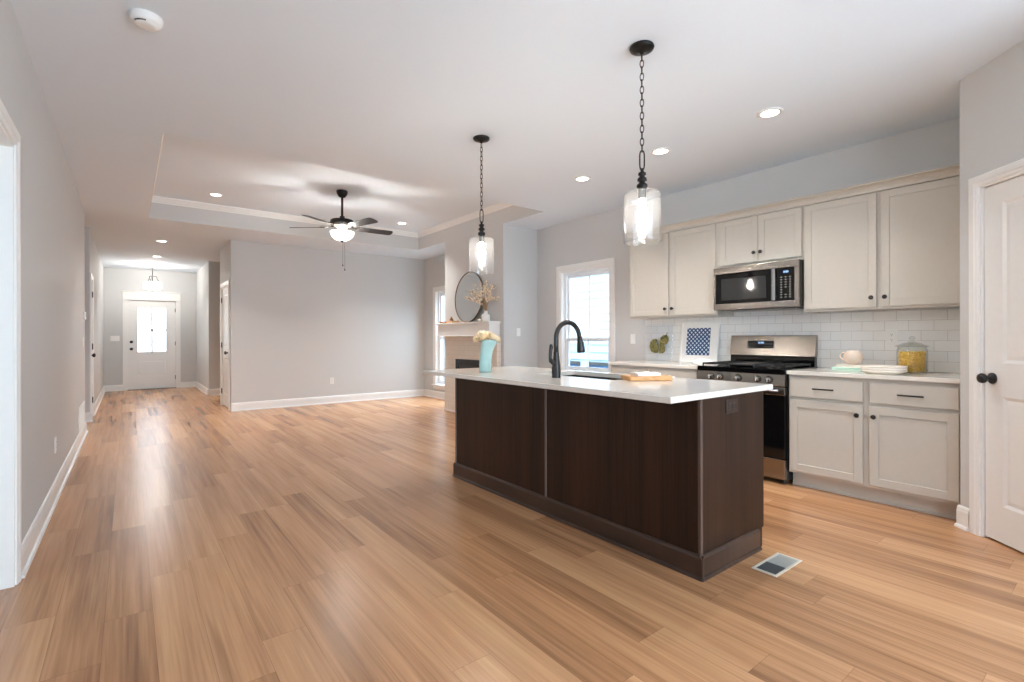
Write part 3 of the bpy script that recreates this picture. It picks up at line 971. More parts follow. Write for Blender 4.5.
for k in range(5):
    an = math.radians(213 + 72 * k)
    fr = Matrix.Translation((fx_, fy_, 2.574)) @ Matrix.Rotation(an, 4, 'Z') @ Matrix.Rotation(math.radians(-12), 4, 'X')
    mb = MB(fr)
    out = [(0.20, -0.055), (0.24, -0.062), (0.60, -0.070), (0.635, -0.066), (0.655, -0.045), (0.66, 0.0), (0.655, 0.045), (0.635, 0.066), (0.60, 0.070), (0.24, 0.062), (0.20, 0.055)]
    mb.prism(out, -0.003, 0.003, 'z')
    bl = mb.build('blade', M['blade'], t)
    mb = MB(fr)
    mb.prism([(0.09, -0.016), (0.17, -0.012), (0.20, -0.04), (0.27, -0.045), (0.29, 0.0), (0.27, 0.045), (0.20, 0.04), (0.17, 0.012), (0.09, 0.016)], 0.003, 0.009, 'z')
    mb.build('blade_bracket', M['bronze'], bl)
mb = MB()
prof = [(0.141, 2.514), (0.144, 2.516), (0.146, 2.512)]
for j in range(1, 11):
    q = PI / 2 * j / 10
    prof.append((0.146 * math.cos(q), 2.512 - 0.112 * math.sin(q)))
prof[-1] = (0, 2.40)
mb.lathe(prof, (fx_, fy_, 0), 48)
mb.build('glass_bowl', M['bowl'], t)
mb = MB(); mb.lathe([(0, 2.404), (0.022, 2.402), (0.024, 2.394), (0.010, 2.384), (0.008, 2.376), (0, 2.374)], (fx_, fy_, 0), 20)
mb.build('finial', M['bronze'], t)
for dx, dy, zb in ((0.0, -0.02, 2.10), (0.028, -0.012, 2.05)):
    mb = MB(); mb.tube([(fx_ + dx * 0.6, fy_ + dy, 2.40), (fx_ + dx, fy_ + dy, 2.3), (fx_ + dx, fy_ + dy, zb)], 0.0016, 6)
    mb.build('pull_chain', M['bronze'], t)
    mb = MB(); mb.lathe([(0, zb + 0.004), (0.004, zb), (0.007, zb - 0.012), (0.006, zb - 0.022), (0, zb - 0.027)], (fx_ + dx, fy_ + dy, 0), 12)
    mb.build('pull_weight', M['bronze'], t)
point_light('fan_lamp', (fx_, fy_, 2.24), 9, WARM, 0.14)

for k in range(3):
    an = 2 * PI * k / 3
    point_light('fan_bulb', (fx_ + 0.075 * math.cos(an), fy_ + 0.075 * math.sin(an), 2.482), 9, WARM, 0.03)

# foyer pendant
x, y = 0.413, 13.115
t = thing('foyer_pendant', 'small semi-flush foyer light with white drum shade before the front door', 'pendant light', (x, y, H))
mb = MB(); mb.lathe([(0, 0), (0.066, 0), (0.066, -0.012), (0.05, -0.022), (0, -0.024)], (x, y, H), 28); mb.build('canopy', M['bronze'], t)
mb = MB(); mb.cyl((x, y, 2.19), 0.008, 0.54, 'z', 12)
mb.build('stem', M['bronze'], t)
mb = MB()
for k in range(3):
    an = 2 * PI * k / 3 + 0.2
    mb.tube([(x, y, 2.505), (x + 0.075 * math.cos(an), y + 0.075 * math.sin(an), 2.50), (x + 0.085 * math.cos(an), y + 0.085 * math.sin(an), 2.44), (x + 0.14 * math.cos(an), y + 0.14 * math.sin(an), 2.375)], 0.006, 8)
mb.build('support_arm', M['bronze'], t)
mb = MB(); mb.lathe([(0.145, 2.375), (0.162, 2.372), (0.164, 2.36), (0.162, 2.235), (0.145, 2.220), (0.06, 2.205), (0, 2.20)], (x, y, 0), 44); mb.build('drum_shade', M['drum'], t)
mb = MB(); mb.lathe([(0, 2.203), (0.018, 2.20), (0.02, 2.19), (0.008, 2.18), (0, 2.176)], (x, y, 0), 16); mb.build('finial', M['bronze'], t)
point_light('foyer_lamp', (x, y, 2.55), 22, (1, 0.95, 0.88), 0.10)

# ------------------------------------------------------------------ kitchen island
IX0, IX1, IY0, IY1 = 2.188, 2.826, 1.338, 3.60
isl = thing('kitchen_island', 'dark espresso wood kitchen island cabinet in the middle of the room', 'kitchen island', ((IX0 + IX1) / 2, (IY0 + IY1) / 2, 0))
SY = 2.461
for (ya, yb_) in ((IY0 + 0.012, SY - 0.008), (SY + 0.008, IY1 - 0.012)):
    mb = MB(); mb.box(IX0, IX0 + 0.018, ya, yb_, 0.0, 0.874); mb.build('back_panel', M['espresso'], isl)
mb = MB(); mb.box(IX0 + 0.012, IX1 - 0.022, IY0, IY0 + 0.018, 0.0, 0.874)
mb.build('end_panel', M['espresso'], isl)
mb = MB(); mb.box(IX0 + 0.012, IX1 - 0.022, IY1 - 0.018, IY1, 0.0, 0.874); mb.build('end_panel', M['espresso'], isl)
mb = MB()
mb.box(IX0 - 0.006, IX0 + 0.012, IY0 - 0.006, IY0 + 0.012, 0.0, 0.874, 0.003, 2)
mb.build('corner_strip', M['edge'], isl)
mb = MB(); mb.box(IX0 - 0.006, IX0 + 0.012, IY1 - 0.012, IY1 + 0.006, 0.0, 0.874, 0.003, 2); mb.build('corner_strip', M['edge'], isl)
mb = MB(); mb.box(IX0 - 0.006, IX0 + 0.008, SY - 0.009, SY + 0.009, 0.0, 0.874, 0.003, 2); mb.build('seam_batten', M['edge'], isl)
mb = MB()
MO = [(0, 0), (0.026, 0), (0.026, 0.006), (0.022, 0.015), (0.016, 0.018), (0.016, 0.100), (0.008, 0.112), (0.004, 0.115), (0, 0.115)]
for p0, p1 in (((IX0, IY1 + 0.02), (IX0, IY0 - 0.02)), ((IX0 - 0.02, IY0), (2.75, IY0)), ((2.75, IY1), (IX0 - 0.02, IY1))):
    d = Vector(p1) - Vector(p0)
    mb.M = frame(p0[0], p0[1], d)
    mb.prism([(-a_, b_) for a_, b_ in MO], 0, d.length, 'x')
mb.M = Matrix.Identity(4)
mb.build('base_moulding', M['espresso_trim'], isl)
mb = MB()
mb.box(IX0 + 0.018, 2.748, IY0 + 0.018, IY1 - 0.018, 0.0, 0.02)
mb.box(2.735, 2.75, IY0 + 0.018, IY1 - 0.018, 0.0, 0.105)
mb.box(IX1 - 0.022, IX1 - 0.004, IY0, IY0 + 0.04, 0.105, 0.874); mb.box(IX1 - 0.022, IX1 - 0.004, IY1 - 0.04, IY1, 0.105, 0.874)
mb.box(IX1 - 0.022, IX1 - 0.004, IY0 + 0.04, IY1 - 0.04, 0.105, 0.14); mb.box(IX1 - 0.022, IX1 - 0.004, IY0 + 0.04, IY1 - 0.04, 0.84, 0.874)
mb.box(2.745, IX1 - 0.022, IY0 + 0.018, IY1 - 0.018, 0.105, 0.12)
mb.build('face_frame', M['espresso'], isl)

def shaker(mb, x0, x1, z0, z1, y, t=0.019, fw=0.055, rec=0.008):
    """Shaker door: front at y - t (towards the room)."""
    f0 = y - t
    mb.box(x0, x0 + fw, f0, y, z0, z1, 0.0015, 1); mb.box(x1 - fw, x1, f0, y, z0, z1, 0.0015, 1)
    mb.box(x0 + fw, x1 - fw, f0, y, z0, z0 + fw, 0.0015, 1); mb.box(x0 + fw, x1 - fw, f0, y, z1 - fw, z1, 0.0015, 1)
    mb.box(x0 + fw - 0.004, x1 - fw + 0.004, f0 + rec, y - 0.002, z0 + fw - 0.004, z1 - fw + 0.004)
    return mb

def cab_knob(fr, x, y, z, parent):
    mb = MB(fr)
    mb.lathe([(0, 0), (0.009, 0), (0.008, -0.004), (0.006, -0.012), (0.010, -0.017), (0.0155, -0.021), (0.016, -0.026), (0.011, -0.030), (0, -0.031)], (x, y, z), 20, 'y')
    return mb.build('knob', M['black'], parent)

fr_i = frame(IX1 - 0.004, 0, (0, 1))      # kitchen side of the island, faces +x
for k in range(4):
    w_ = (IY1 - IY0 - 0.04) / 4
    a_ = IY0 + 0.02 + k * w_ + 0.004
    mb = MB(fr_i); shaker(mb, a_, a_ + w_ - 0.008, 0.13, 0.85, 0.0, 0.006); dr = mb.build('door', M['espresso'], isl)
    cab_knob(fr_i, a_ + (0.03 if k % 2 else w_ - 0.038), -0.006, 0.79, dr)

# island outlet
def outlet(name, label, fr, x, z, mat, gang=1, kind='outlet', wdt=0.070, hgt=0.115, group=None, y=0.0):
    t_ = thing(name, label, 'wall outlet' if kind == 'outlet' else 'light switch', tuple(fr @ Vector((x, y, z))), group)
    W_ = wdt + (gang - 1) * 0.046
    mb = MB(fr); mb.box(x - W_ / 2, x + W_ / 2, y - 0.006, y, z - hgt / 2, z + hgt / 2, 0.002, 2); mb.build('face_plate', mat, t_)
    for g in range(gang):
        gx = x + (g - (gang - 1) / 2) * 0.046
        if kind == 'outlet':
            vert = hgt > wdt
            for s_ in (-1, 1):
                cx_, cz_ = (gx, z + s_ * 0.0195) if vert else (gx + s_ * 0.0195, z)
                mb = MB(fr); mb.box(cx_ - 0.0145, cx_ + 0.0145, y - 0.0085, y - 0.0055, cz_ - 0.014, cz_ + 0.014, 0.003, 2); rc = mb.build('receptacle', mat, t_)
                mb = MB(fr); mb.box(cx_ - 0.0065, cx_ - 0.0045, y - 0.009, y - 0.008, cz_ - 0.001, cz_ + 0.007); mb.box(cx_ + 0.0045, cx_ + 0.0065, y - 0.009, y - 0.008, cz_ - 0.001, cz_ + 0.006)
                mb.cyl((cx_, y - 0.009, cz_ - 0.008), 0.0025, 0.001, 'y', 8)
                mb.build('slots', M['slot'], rc)
        else:
            mb = MB(fr); mb.box(gx - 0.016, gx + 0.016, y - 0.0095, y - 0.0055, z - 0.033, z + 0.033, 0.002, 2); mb.build('rocker', mat, t_)
    return t_
M['brown_plastic'] = plain('dark_brown_plastic', srgb(48, 34, 28), 0.4, noise=0.02)
outlet('power_outlet', 'dark brown outlet on the end of the island', frame(0, IY0, (1, 0)), 2.475, 0.812, M['brown_plastic'], wdt=0.115, hgt=0.070)

# countertop of the island with a sink cut-out
CX0, CX1, CY0_, CY1_ = 1.8876, 2.850, 1.2977, 3.6267
SX0, SX1, SY0, SY1 = 2.37, 2.775, 2.03, 2.79
t = thing('island_countertop', 'white quartz countertop of the island with a sink cut-out', 'countertop', ((CX0 + CX1) / 2, (CY0_ + CY1_) / 2, 0.875))
def slab_with_hole(mb, x0, x1, y0, y1, z0, z1, hx0, hx1, hy0, hy1):
    O = [(x0, y0), (x1, y0), (x1, y1), (x0, y1)]; I = [(hx0, hy0), (hx1, hy0), (hx1, hy1), (hx0, hy1)]
    b = 0.003
    Oi = [(x0 + b, y0 + b), (x1 - b, y0 + b), (x1 - b, y1 - b), (x0 + b, y1 - b)]
    for k in range(4):
        k2 = (k + 1) % 4
        for z, oo in ((z0, Oi), (z1, Oi)):
            mb.face([(*oo[k], z), (*oo[k2], z), (*I[k2], z), (*I[k], z)])
        mb.face([(*I[k], z0), (*I[k2], z0), (*I[k2], z1), (*I[k], z1)])
        mb.face([(*O[k], z0 + b), (*O[k2], z0 + b), (*O[k2], z1 - b), (*O[k], z1 - b)])
        mb.face([(*O[k], z1 - b), (*O[k2], z1 - b), (*Oi[k2], z1), (*Oi[k], z1)])
        mb.face([(*O[k], z0 + b), (*O[k2], z0 + b), (*Oi[k2], z0), (*Oi[k], z0)])
mb = MB(); slab_with_hole(mb, CX0, CX1, CY0_, CY1_, 0.8755, 0.905, SX0, SX1, SY0, SY1)
mb.build('slab', M['quartz'], t)
# sink
t = thing('kitchen_sink', 'stainless undermount sink set into the island countertop', 'sink', ((SX0 + SX1) / 2, (SY0 + SY1) / 2, 0.66))
mb = MB()
e_ = 0.012
mb.box(SX0 - e_, SX0 - 0.002, SY0 - e_, SY1 + e_, 0.665, 0.8745); mb.box(SX1 + 0.002, SX1 + e_, SY0 - e_, SY1 + e_, 0.665, 0.8745)
mb.box(SX0 - 0.002, SX1 + 0.002, SY0 - e_, SY0 - 0.002, 0.665, 0.8745); mb.box(SX0 - 0.002, SX1 + 0.002, SY1 + 0.002, SY1 + e_, 0.665, 0.8745)
mb.box(SX0 - e_, SX1 + e_, SY0 - e_, SY1 + e_, 0.66, 0.672)
mb.build('basin', M['steel'], t)
mb = MB(); mb.lathe([(0, 0.674), (0.03, 0.674), (0.042, 0.676), (0.045, 0.672)], (2.57, 2.41, 0), 24); mb.build('drain', M['chrome'], t)

# faucet
qx, qy = 2.236, 2.411
t = thing('kitchen_faucet', 'black gooseneck pull-down faucet on the island beside the sink', 'faucet', (qx, qy, 0.905))
mb = MB(); mb.lathe([(0, 0.905), (0.029, 0.905), (0.029, 0.912), (0.0275, 0.92), (0.0295, 0.94), (0.029, 0.97), (0.0255, 1.0), (0.0205, 1.03), (0.018, 1.06), (0.0185, 1.066), (0.0185, 1.074), (0.0165, 1.078), (0, 1.078)], (qx, qy, 0), 32)
mb.build('faucet_body', M['black'], t)
pts = [(qx, qy, 1.07), (qx, qy, 1.12)]
Rg = 0.108
cz = 1.165
for j in range(0, 21):
    q = PI - (PI - 0.20) * j / 20
    pts.append((qx + Rg + Rg * math.cos(q), qy, cz + Rg * 0.98 * math.sin(q)))
pts.append((pts[-1][0] + 0.008, qy, pts[-1][2] - 0.03))
mb = MB(); mb.tube(pts, 0.0158, 16); mb.build('spout', M['black'], t)
ex, ez = pts[-1][0], pts[-1][2]
fr = Matrix.Translation((ex, qy, ez)) @ Matrix.Rotation(math.radians(-8), 4, 'Y')
mb = MB(fr); mb.lathe([(0, 0.012), (0.0165, 0.010), (0.018, 0.0), (0.021, -0.02), (0.0265, -0.055), (0.028, -0.080), (0.026, -0.090), (0, -0.090)], (0, 0, 0), 24)
hd = mb.build('spray_head', M['black'], t)
mb = MB(fr); mb.box(0.016, 0.031, -0.007, 0.007, -0.06, -0.02, 0.004, 2); mb.build('spray_button', M['black'], hd)
mb = MB()
mb.tube([(qx - 0.012, qy, 0.99), (qx - 0.034, qy, 1.008), (qx - 0.052, qy, 1.020)], [0.0155, 0.0155, 0.0145], 16)
mb.tube([(qx - 0.050, qy, 1.012), (qx - 0.054, qy, 1.04), (qx - 0.050, qy, 1.08), (qx - 0.044, qy, 1.11), (qx - 0.048, qy, 1.125)], [0.012, 0.0105, 0.0115, 0.0130, 0.008], 12)
mb.build('lever_handle', M['black'], t)

# aqua vase and cream flowers
vx, vy = 2.172, 3.143
M['aqua'] = plain('aqua_glazed_ceramic', srgb(164, 198, 195), 0.22, noise=0.06, nscale=14, bump=0.05)
def vase_mesh(mb):
    prof = [(0, 0.906, 0), (0.044, 0.906, 0), (0.047, 0.915, 0), (0.046, 0.97, 0.000), (0.046, 1.02, 0.004), (0.049, 1.07, 0.012), (0.056, 1.11, 0.022), (0.063, 1.135, 0.030), (0.060, 1.136, 0.030), (0.052, 1.10, 0.022), (0.043, 1.05, 0.010), (0.04, 0.93, 0), (0, 0.925, 0)]
    seg = 36
    rings = []
    for i, (r, z, lean) in enumerate(prof):
        if r == 0:
            rings.append([mb._v((vx, vy, z))]); continue
        ring = []
        for k in range(seg):
            q = 2 * PI * k / seg
            tl = 0.030 * max(0, (z - 1.02) / 0.115) * math.cos(q - math.radians(50)) * -0.6
            ring.append(mb._v((vx + lean * math.cos(-YAW) + r * math.cos(q), vy + lean * math.sin(-YAW) + r * math.sin(q), z + tl)))
        rings.append(ring)
    for a_, b_ in zip(rings, rings[1:]):
        for k in range(seg):
            k2 = (k + 1) % seg
            vs_ = [a_[0], b_[k2], b_[k]] if len(a_) == 1 else ([a_[k], a_[k2], b_[0]] if len(b_) == 1 else [a_[k], a_[k2], b_[k2], b_[k]])
            mb.bm.faces.new(vs_).smooth = True
mb = MB(); vase_mesh(mb); tag(mb.build('flower_vase', M['aqua']), 'tall aqua ceramic vase standing on the far end of the island', 'vase')
M['petal'] = plain('cream_petal', srgb(250, 236, 208), 0.6, noise=0.04, nscale=60)
M['stem'] = plain('green_stem', srgb(74, 96, 52), 0.6, noise=0.1)
def bloom(c, r, tilt, label):
    t_ = thing('cream_flower', label, 'flower', c, 'cream flowers in the aqua vase')
    fr = Matrix.Translation(c) @ Matrix.Rotation(tilt[0], 4, 'X') @ Matrix.Rotation(tilt[1], 4, 'Y')
    mb = MB(fr)
    for layer, (n, rr, up, cup) in enumerate(((8, 1.0, 0.0, 0.55), (8, 0.9, 0.12, 0.95), (7, 0.72, 0.3, 1.3), (5, 0.48, 0.5, 1.6))):
        for k in range(n):
            an = 2 * PI * k / n + layer * 0.4 + random.uniform(-0.12, 0.12)
            L = r * rr
            wd = L * 1.05 * math.sin(PI / n) * 1.5
            pts = []
            for i in range(5):
                u = i / 4
                wv = wd * (0.25 + 0.75 * math.sin(PI * min(1, 0.15 + u * 0.75)))
                h_ = r * up * 0.7 + L * cup * (u ** 1.4) * 0.8 - (0.12 * L if u > 0.9 else 0)
                pts.append([(L * u * (1 - 0.35 * cup * 0.5), s_ * wv * 0.5, h_ + (0.10 * L * abs(s_))) for s_ in (-1, 0, 1)])
            ca, sa = math.cos(an), math.sin(an)
            V = [[mb._v((p[0] * ca - p[1] * sa, p[0] * sa + p[1] * ca, p[2])) for p in row] for row in pts]
            for i in range(4):
                for j in range(2):
                    mb.bm.faces.new((V[i][j], V[i + 1][j], V[i + 1][j + 1], V[i][j + 1])).smooth = True
    mb.sphere((0, 0, r * 0.35), r * 0.32, 0.9, 10, 6)
    mb.build('petals', M['petal'], t_)
    mb = MB()
    base = (vx + 0.0, vy, 0.96)
    neck = (vx + 0.018, vy - 0.014, 1.10)
    mid_ = (vx + 0.028 + (c[0] - vx) * 0.45, vy - 0.02 + (c[1] - vy) * 0.45, 1.135)
    mb.tube([base, neck, mid_, (c[0], c[1], c[2] - 0.004)], 0.0028, 6)
    mb.build('stem', M['stem'], t_)
RV = Vector((math.cos(-YAW), math.sin(-YAW), 0)); FV = Vector((math.sin(YAW), math.cos(YAW), 0))
def rel(r_, f_, z):
    p = Vector((vx, vy, 0)) + RV * r_ + FV * f_
    return (p.x, p.y, z)
bloom(rel(-0.018, -0.040, 1.156), 0.066, (0.35, -0.12), 'large cream flower at the front of the bouquet')
bloom(rel(-0.050, 0.012, 1.148), 0.044, (0.2, -0.8), 'cream flower drooping at the left of the bouquet')
bloom(rel(0.050, -0.035, 1.158), 0.050, (0.35, 0.45), 'cream flower at the upper right of the bouquet')
bloom(rel(0.074, 0.030, 1.150), 0.042, (0.2, 0.9), 'cream flower at the far right of the bouquet')
bloom(rel(0.012, 0.056, 1.172), 0.050, (-0.3, 0.1), 'cream flower at the back of the bouquet')
M['leaf_dark'] = plain('dark_leaf', srgb(70, 62, 40), 0.6)

# cutting board with napkins
M['board'] = wood_mat('light_maple', (188, 128, 70), (226, 174, 112), (4, 40, 40), 0.45)
M['cloth'] = plain('white_linen', srgb(246, 243, 238), 0.85, noise=0.03, nscale=220, bump=0.25)
bc = Vector((2.545, 1.925))
fr_b = frame(bc.x, bc.y, (math.cos(-YAW + 0.12), math.sin(-YAW + 0.12)))
mb = MB(fr_b); mb.box(-0.135, 0.135, -0.085, 0.085, 0.9055, 0.932, 0.005, 3)
cb = tag(mb.build('cutting_board', M['board']), 'thick light wooden cutting board lying on the island', 'cutting board')
def folded_cloth(name, fr, x0, x1, y0, y1, z0, layers, th, label, cat, wav=0.004):
    mb = MB(fr)
    for k in range(layers):
        nx, ny = 14, 10
        ox, oy = random.uniform(-0.006, 0.006), random.uniform(-0.006, 0.006)
        za = z0 + k * th
        for top in (0, 1):
            V = [[mb._v((x0 + (x1 - x0) * i / nx + ox, y0 + (y1 - y0) * j / ny + oy,
                         za + top * (th * 0.92) + (top * wav * (0.5 + 0.5 * math.sin(i * 0.9 + k) * math.cos(j * 0.7 + 1.3 * k)) if top and k == layers - 1 else 0))) for j in range(ny + 1)] for i in range(nx + 1)]
            for i in range(nx):
                for j in range(ny):
                    mb.bm.faces.new((V[i][j], V[i + 1][j], V[i + 1][j + 1], V[i][j + 1])).smooth = bool(top)
            if top == 0:
                V0 = V
        for i in range(nx):
            mb.bm.faces.new((V0[i][0], V0[i + 1][0], V[i + 1][0], V[i][0])); mb.bm.faces.new((V0[i][ny], V0[i + 1][ny], V[i + 1][ny], V[i][ny]))
        for j in range(ny):
            mb.bm.faces.new((V0[0][j], V0[0][j + 1], V[0][j + 1], V[0][j])); mb.bm.faces.new((V0[nx][j], V0[nx][j + 1], V[nx][j + 1], V[nx][j]))
    return tag(mb.build(name, M['cloth']), label, cat)
folded_cloth('folded_napkin', fr_b @ Matrix.Rotation(0.18, 4, 'Z'), -0.085, 0.075, -0.045, 0.055, 0.9325, 3, 0.0055, 'white folded napkin lying on the wooden cutting board', 'napkin')
folded_cloth('folded_napkin', frame(2.775, 1.955, (math.cos(-YAW + 0.12), math.sin(-YAW + 0.12))), -0.06, 0.05, -0.05, 0.06, 0.9055, 2, 0.004, 'white napkin on the countertop to the right of the cutting board', 'napkin')

# ------------------------------------------------------------------ right-wall kitchen
BF = 4.116     # base face-frame plane
UF = 4.418     # upper face-frame plane
def base_cabinet(label, y0, y1, bays, pulls=True):
    """Base cabinet unit on the right wall from y1 (left) to y0 (right)."""
    t_ = thing('base_cabinet', label, 'base cabinet', (4.42, (y0 + y1) / 2, 0))
    mb = MB()
    mb.box(BF + 0.019, XR - 0.002, y0, y1, 0.11, 0.874)
    mb.box(4.19, XR - 0.002, y0, y1, 0.0, 0.11)
    mb.build('carcass', M['cab'], t_)
    mb = MB(); mb.box(4.186, 4.19, y0, y1, 0.0, 0.11); mb.box(4.178, 4.186, y0, y1, 0.0, 0.014); mb.build('toe_kick', M['cab'], t_)
    fr = frame(BF, 0, (0, -1))
    L, R_ = -y1, -y0
    mb = MB(fr)
    st = 0.038
    n = len(bays)
    edges = [L] + [b[1] for b in bays[:-1]] + [R_]
    mb.box(L, R_, 0, 0.019, 0.838, 0.874); mb.box(L, R_, 0, 0.019, 0.11, 0.148)
    mb.box(L, L + st, 0, 0.019, 0.148, 0.838); mb.box(R_ - st, R_, 0, 0.019, 0.148, 0.838)
    for b_ in bays[:-1]:
        mb.box(b_[1] - st / 2, b_[1] + st / 2, 0, 0.019, 0.148, 0.838)
    mb.box(L + st, R_ - st, 0.001, 0.018, 0.668, 0.706)
    mb.build('face_frame', M['cab'], t_)
    for i, (a_, b_, kn) in enumerate(bays):
        a2 = a_ + (0.012 if i == 0 else 0.020); b2 = b_ - (0.012 if i == n - 1 else 0.020)
        if i == n - 1: b2 = b_ - 0.008
        mb = MB(fr); mb.box(a2, b2, -0.019, 0, 0.707, 0.850, 0.003, 2); dw = mb.build('drawer_front', M['cab'], t_)
        c_ = (a2 + b2) / 2
        mb = MB(fr)
        mb.tube([(c_ - 0.070, -0.047, 0.777), (c_ + 0.070, -0.047, 0.777)], 0.0055, 10)
        mb.tube([(c_ - 0.055, -0.019, 0.777), (c_ - 0.055, -0.047, 0.777)], 0.0048, 8); mb.tube([(c_ + 0.055, -0.019, 0.777), (c_ + 0.055, -0.047, 0.777)], 0.0048, 8)
        mb.build('bar_pull', M['black'], dw)
        mb = MB(fr); shaker(mb, a2, b2, 0.132, 0.682, 0.0); dr = mb.build('door', M['cab'], t_)
        cab_knob(fr, (b2 - 0.030) if kn == 'r' else (a2 + 0.030), -0.019, 0.612, dr)
    return t_
base_cabinet('light greige base cabinet with two drawers and two doors right of the range', 0.730, 1.752, [(-1.752, -1.232, 'r'), (-1.232, -0.730, 'l')])
base_cabinet('light greige base cabinet left of the range, mostly behind the island', 2.536, 3.572, [(-3.572, -3.054, 'r'), (-3.054, -2.536, 'l')])

mb = MB(); mb.box(4.086, XR - 0.012, 0.730, 1.758, 0.8755, 0.905, 0.003, 2)
tag(mb.build('countertop', M['quartz']), 'white quartz countertop between the range and the pantry wall', 'countertop')
mb = MB(); mb.box(4.086, XR - 0.012, 2.530, 3.582, 0.8755, 0.905, 0.003, 2)
tag(mb.build('countertop', M['quartz']), 'white quartz countertop left of the range by the window', 'countertop')
mb = MB(); mb.box(XR - 0.010, XR - 0.0005, 0.725, 3.582, 0.9055, 1.375); mb.box(XR - 0.010, XR - 0.0005, 1.77, 2.52, 1.375, 1.45)
mb.box(XR - 0.010, XR - 0.0005, 1.76, 2.53, 0.86, 0.9055)
struct(mb.build('wall_backsplash', M['tile']), 'white subway tile backsplash', 'backsplash')

def upper_cabinet(label, y0, y1, z0, z1, bays, kz):
    t_ = thing('upper_cabinet', label, 'wall cabinet', (4.57, (y0 + y1) / 2, z0), 'upper kitchen cabinets')
    mb = MB()
    mb.box(UF + 0.019, XR - 0.002, y0, y1, z0 + 0.018, z1)
    mb.box(UF + 0.019, XR - 0.002, y0, y0 + 0.012, z0, z0 + 0.018); mb.box(UF + 0.019, XR - 0.002, y1 - 0.012, y1, z0, z0 + 0.018)
    mb.build('carcass', M['cab'], t_)
    fr = frame(UF, 0, (0, -1))
    L, R_ = -y1, -y0
    st = 0.038
    mb = MB(fr)
    mb.box(L, R_, 0, 0.019, z1 - 0.06, z1); mb.box(L, R_, 0, 0.019, z0, z0 + 0.035)
    mb.box(L, L + st, 0, 0.019, z0 + 0.035, z1 - 0.06); mb.box(R_ - st, R_, 0, 0.019, z0 + 0.035, z1 - 0.06)
    for b_ in bays[:-1]:
        if b_[3]:
            mb.box(b_[1] - st / 2, b_[1] + st / 2, 0, 0.019, z0 + 0.035, z1 - 0.06)
    mb.build('face_frame', M['cab'], t_)
    for i, (a_, b_, kn, mid) in enumerate(bays):
        g = 0.014 if mid else 0.002
        a2 = a_ + (0.012 if i == 0 else g); b2 = b_ - (0.012 if i == len(bays) - 1 else g)
        mb = MB(fr); shaker(mb, a2, b2, z0 + 0.022, z1 - 0.048, 0.0, fw=0.052); dr = mb.build('door', M['cab'], t_)
        cab_knob(fr, (b2 - 0.028) if kn == 'r' else (a2 + 0.028), -0.019, kz, dr)
    return t_
upper_cabinet('pale upper cabinet nearest the window with two tall doors', 2.520, 3.552, 1.372, 2.29, [(-3.552, -3.040, 'r', True), (-3.040, -2.520, 'l', True)], 1.462)
upper_cabinet('short pale upper cabinet above the microwave', 1.762, 2.520, 1.812, 2.29, [(-2.497, -2.130, 'r', False), (-2.130, -1.762, 'l', False)], 1.918)
upper_cabinet('pale upper cabinet nearest the pantry with two tall doors', 0.735, 1.762, 1.372, 2.29, [(-1.762, -1.240, 'r', True), (-1.240, -0.735, 'l', True)], 1.462)
mb = MB()
pr_ = [(0.0, 2.250), (-0.020, 2.250), (-0.020, 2.272), (-0.024, 2.276), (-0.029, 2.286), (-0.042, 2.297), (-0.058, 2.303), (-0.070, 2.304), (-0.070, 2.316), (0.0, 2.316)]
fr = frame(UF, 0, (0, -1))
mb.M = fr; mb.prism(pr_, -3.552, -0.728, 'x')
tag(mb.build('cabinet_crown_moulding', M['cab']), 'long pale crown moulding along the tops of the upper cabinets', 'crown moulding')
mb = MB()
mb.M = frame(XR, 3.552, (-1, 0)) ; mb.prism([(a_ , b_) for a_, b_ in pr_], 0.002, XR - UF + 0.06, 'x')
tag(mb.build('cabinet_crown_moulding', M['cab']), 'short return of the cabinet crown moulding at the window end', 'crown moulding')

# microwave
t = thing('microwave', 'stainless over-the-range microwave below the short upper cabinet', 'microwave', (4.53, 2.14, 1.412))
my0, my1, mz0, mz1, mx = 1.768, 2.514, 1.414, 1.808, 4.335
mb = MB(); mb.box(mx + 0.03, XR - 0.003, my0, my1, mz0 + 0.006, mz1, 0.003, 1)
mb.build('body', M['gloss_black'], t)
fr = frame(mx, 0, (0, -1))
mb = MB(fr)
L, R_ = -my1, -my0
mb.box(L, R_, 0, 0.03, 1.748, mz1, 0.003, 2)
mb.box(L, R_, 0, 0.03, mz0 + 0.004, 1.474, 0.003, 2)
mb.box(L, L + 0.022, 0, 0.03, 1.474, 1.748); mb.box(R_ - 0.032, R_, 0, 0.03, 1.474, 1.748)
mb.build('steel_frame', M['steel'], t)
mb = MB(fr); mb.box(-2.492, -1.985, 0.002, 0.03, 1.476, 1.746, 0.002, 1); dg = mb.build('door_glass', M['gloss_black'], t)
M['oven_window'] = plain('dark_mesh_window', srgb(52, 52, 52), 0.05, noise=0.1, nscale=300)
mb = MB(fr); mb.box(-2.436, -2.03, 0.0005, 0.004, 1.505, 1.700); mb.build('door_window', M['oven_window'], dg)
mb = MB(fr)
mb.prism([(-1.985, 0.0), (-1.978, -0.022), (-1.962, -0.030), (-1.946, -0.022), (-1.942, 0.0)], 1.478, 1.745, 'z')
mb.build('door_handle', M['steel'], dg)
mb = MB(fr); mb.box(-1.940, -1.800, 0.001, 0.03, 1.476, 1.746, 0.002, 1); cp = mb.build('control_panel', M['gloss_black'], t)
M['display'] = emit_mat('blue_display', (0.25, 0.55, 1.0), 1.6)
mb = MB(fr)
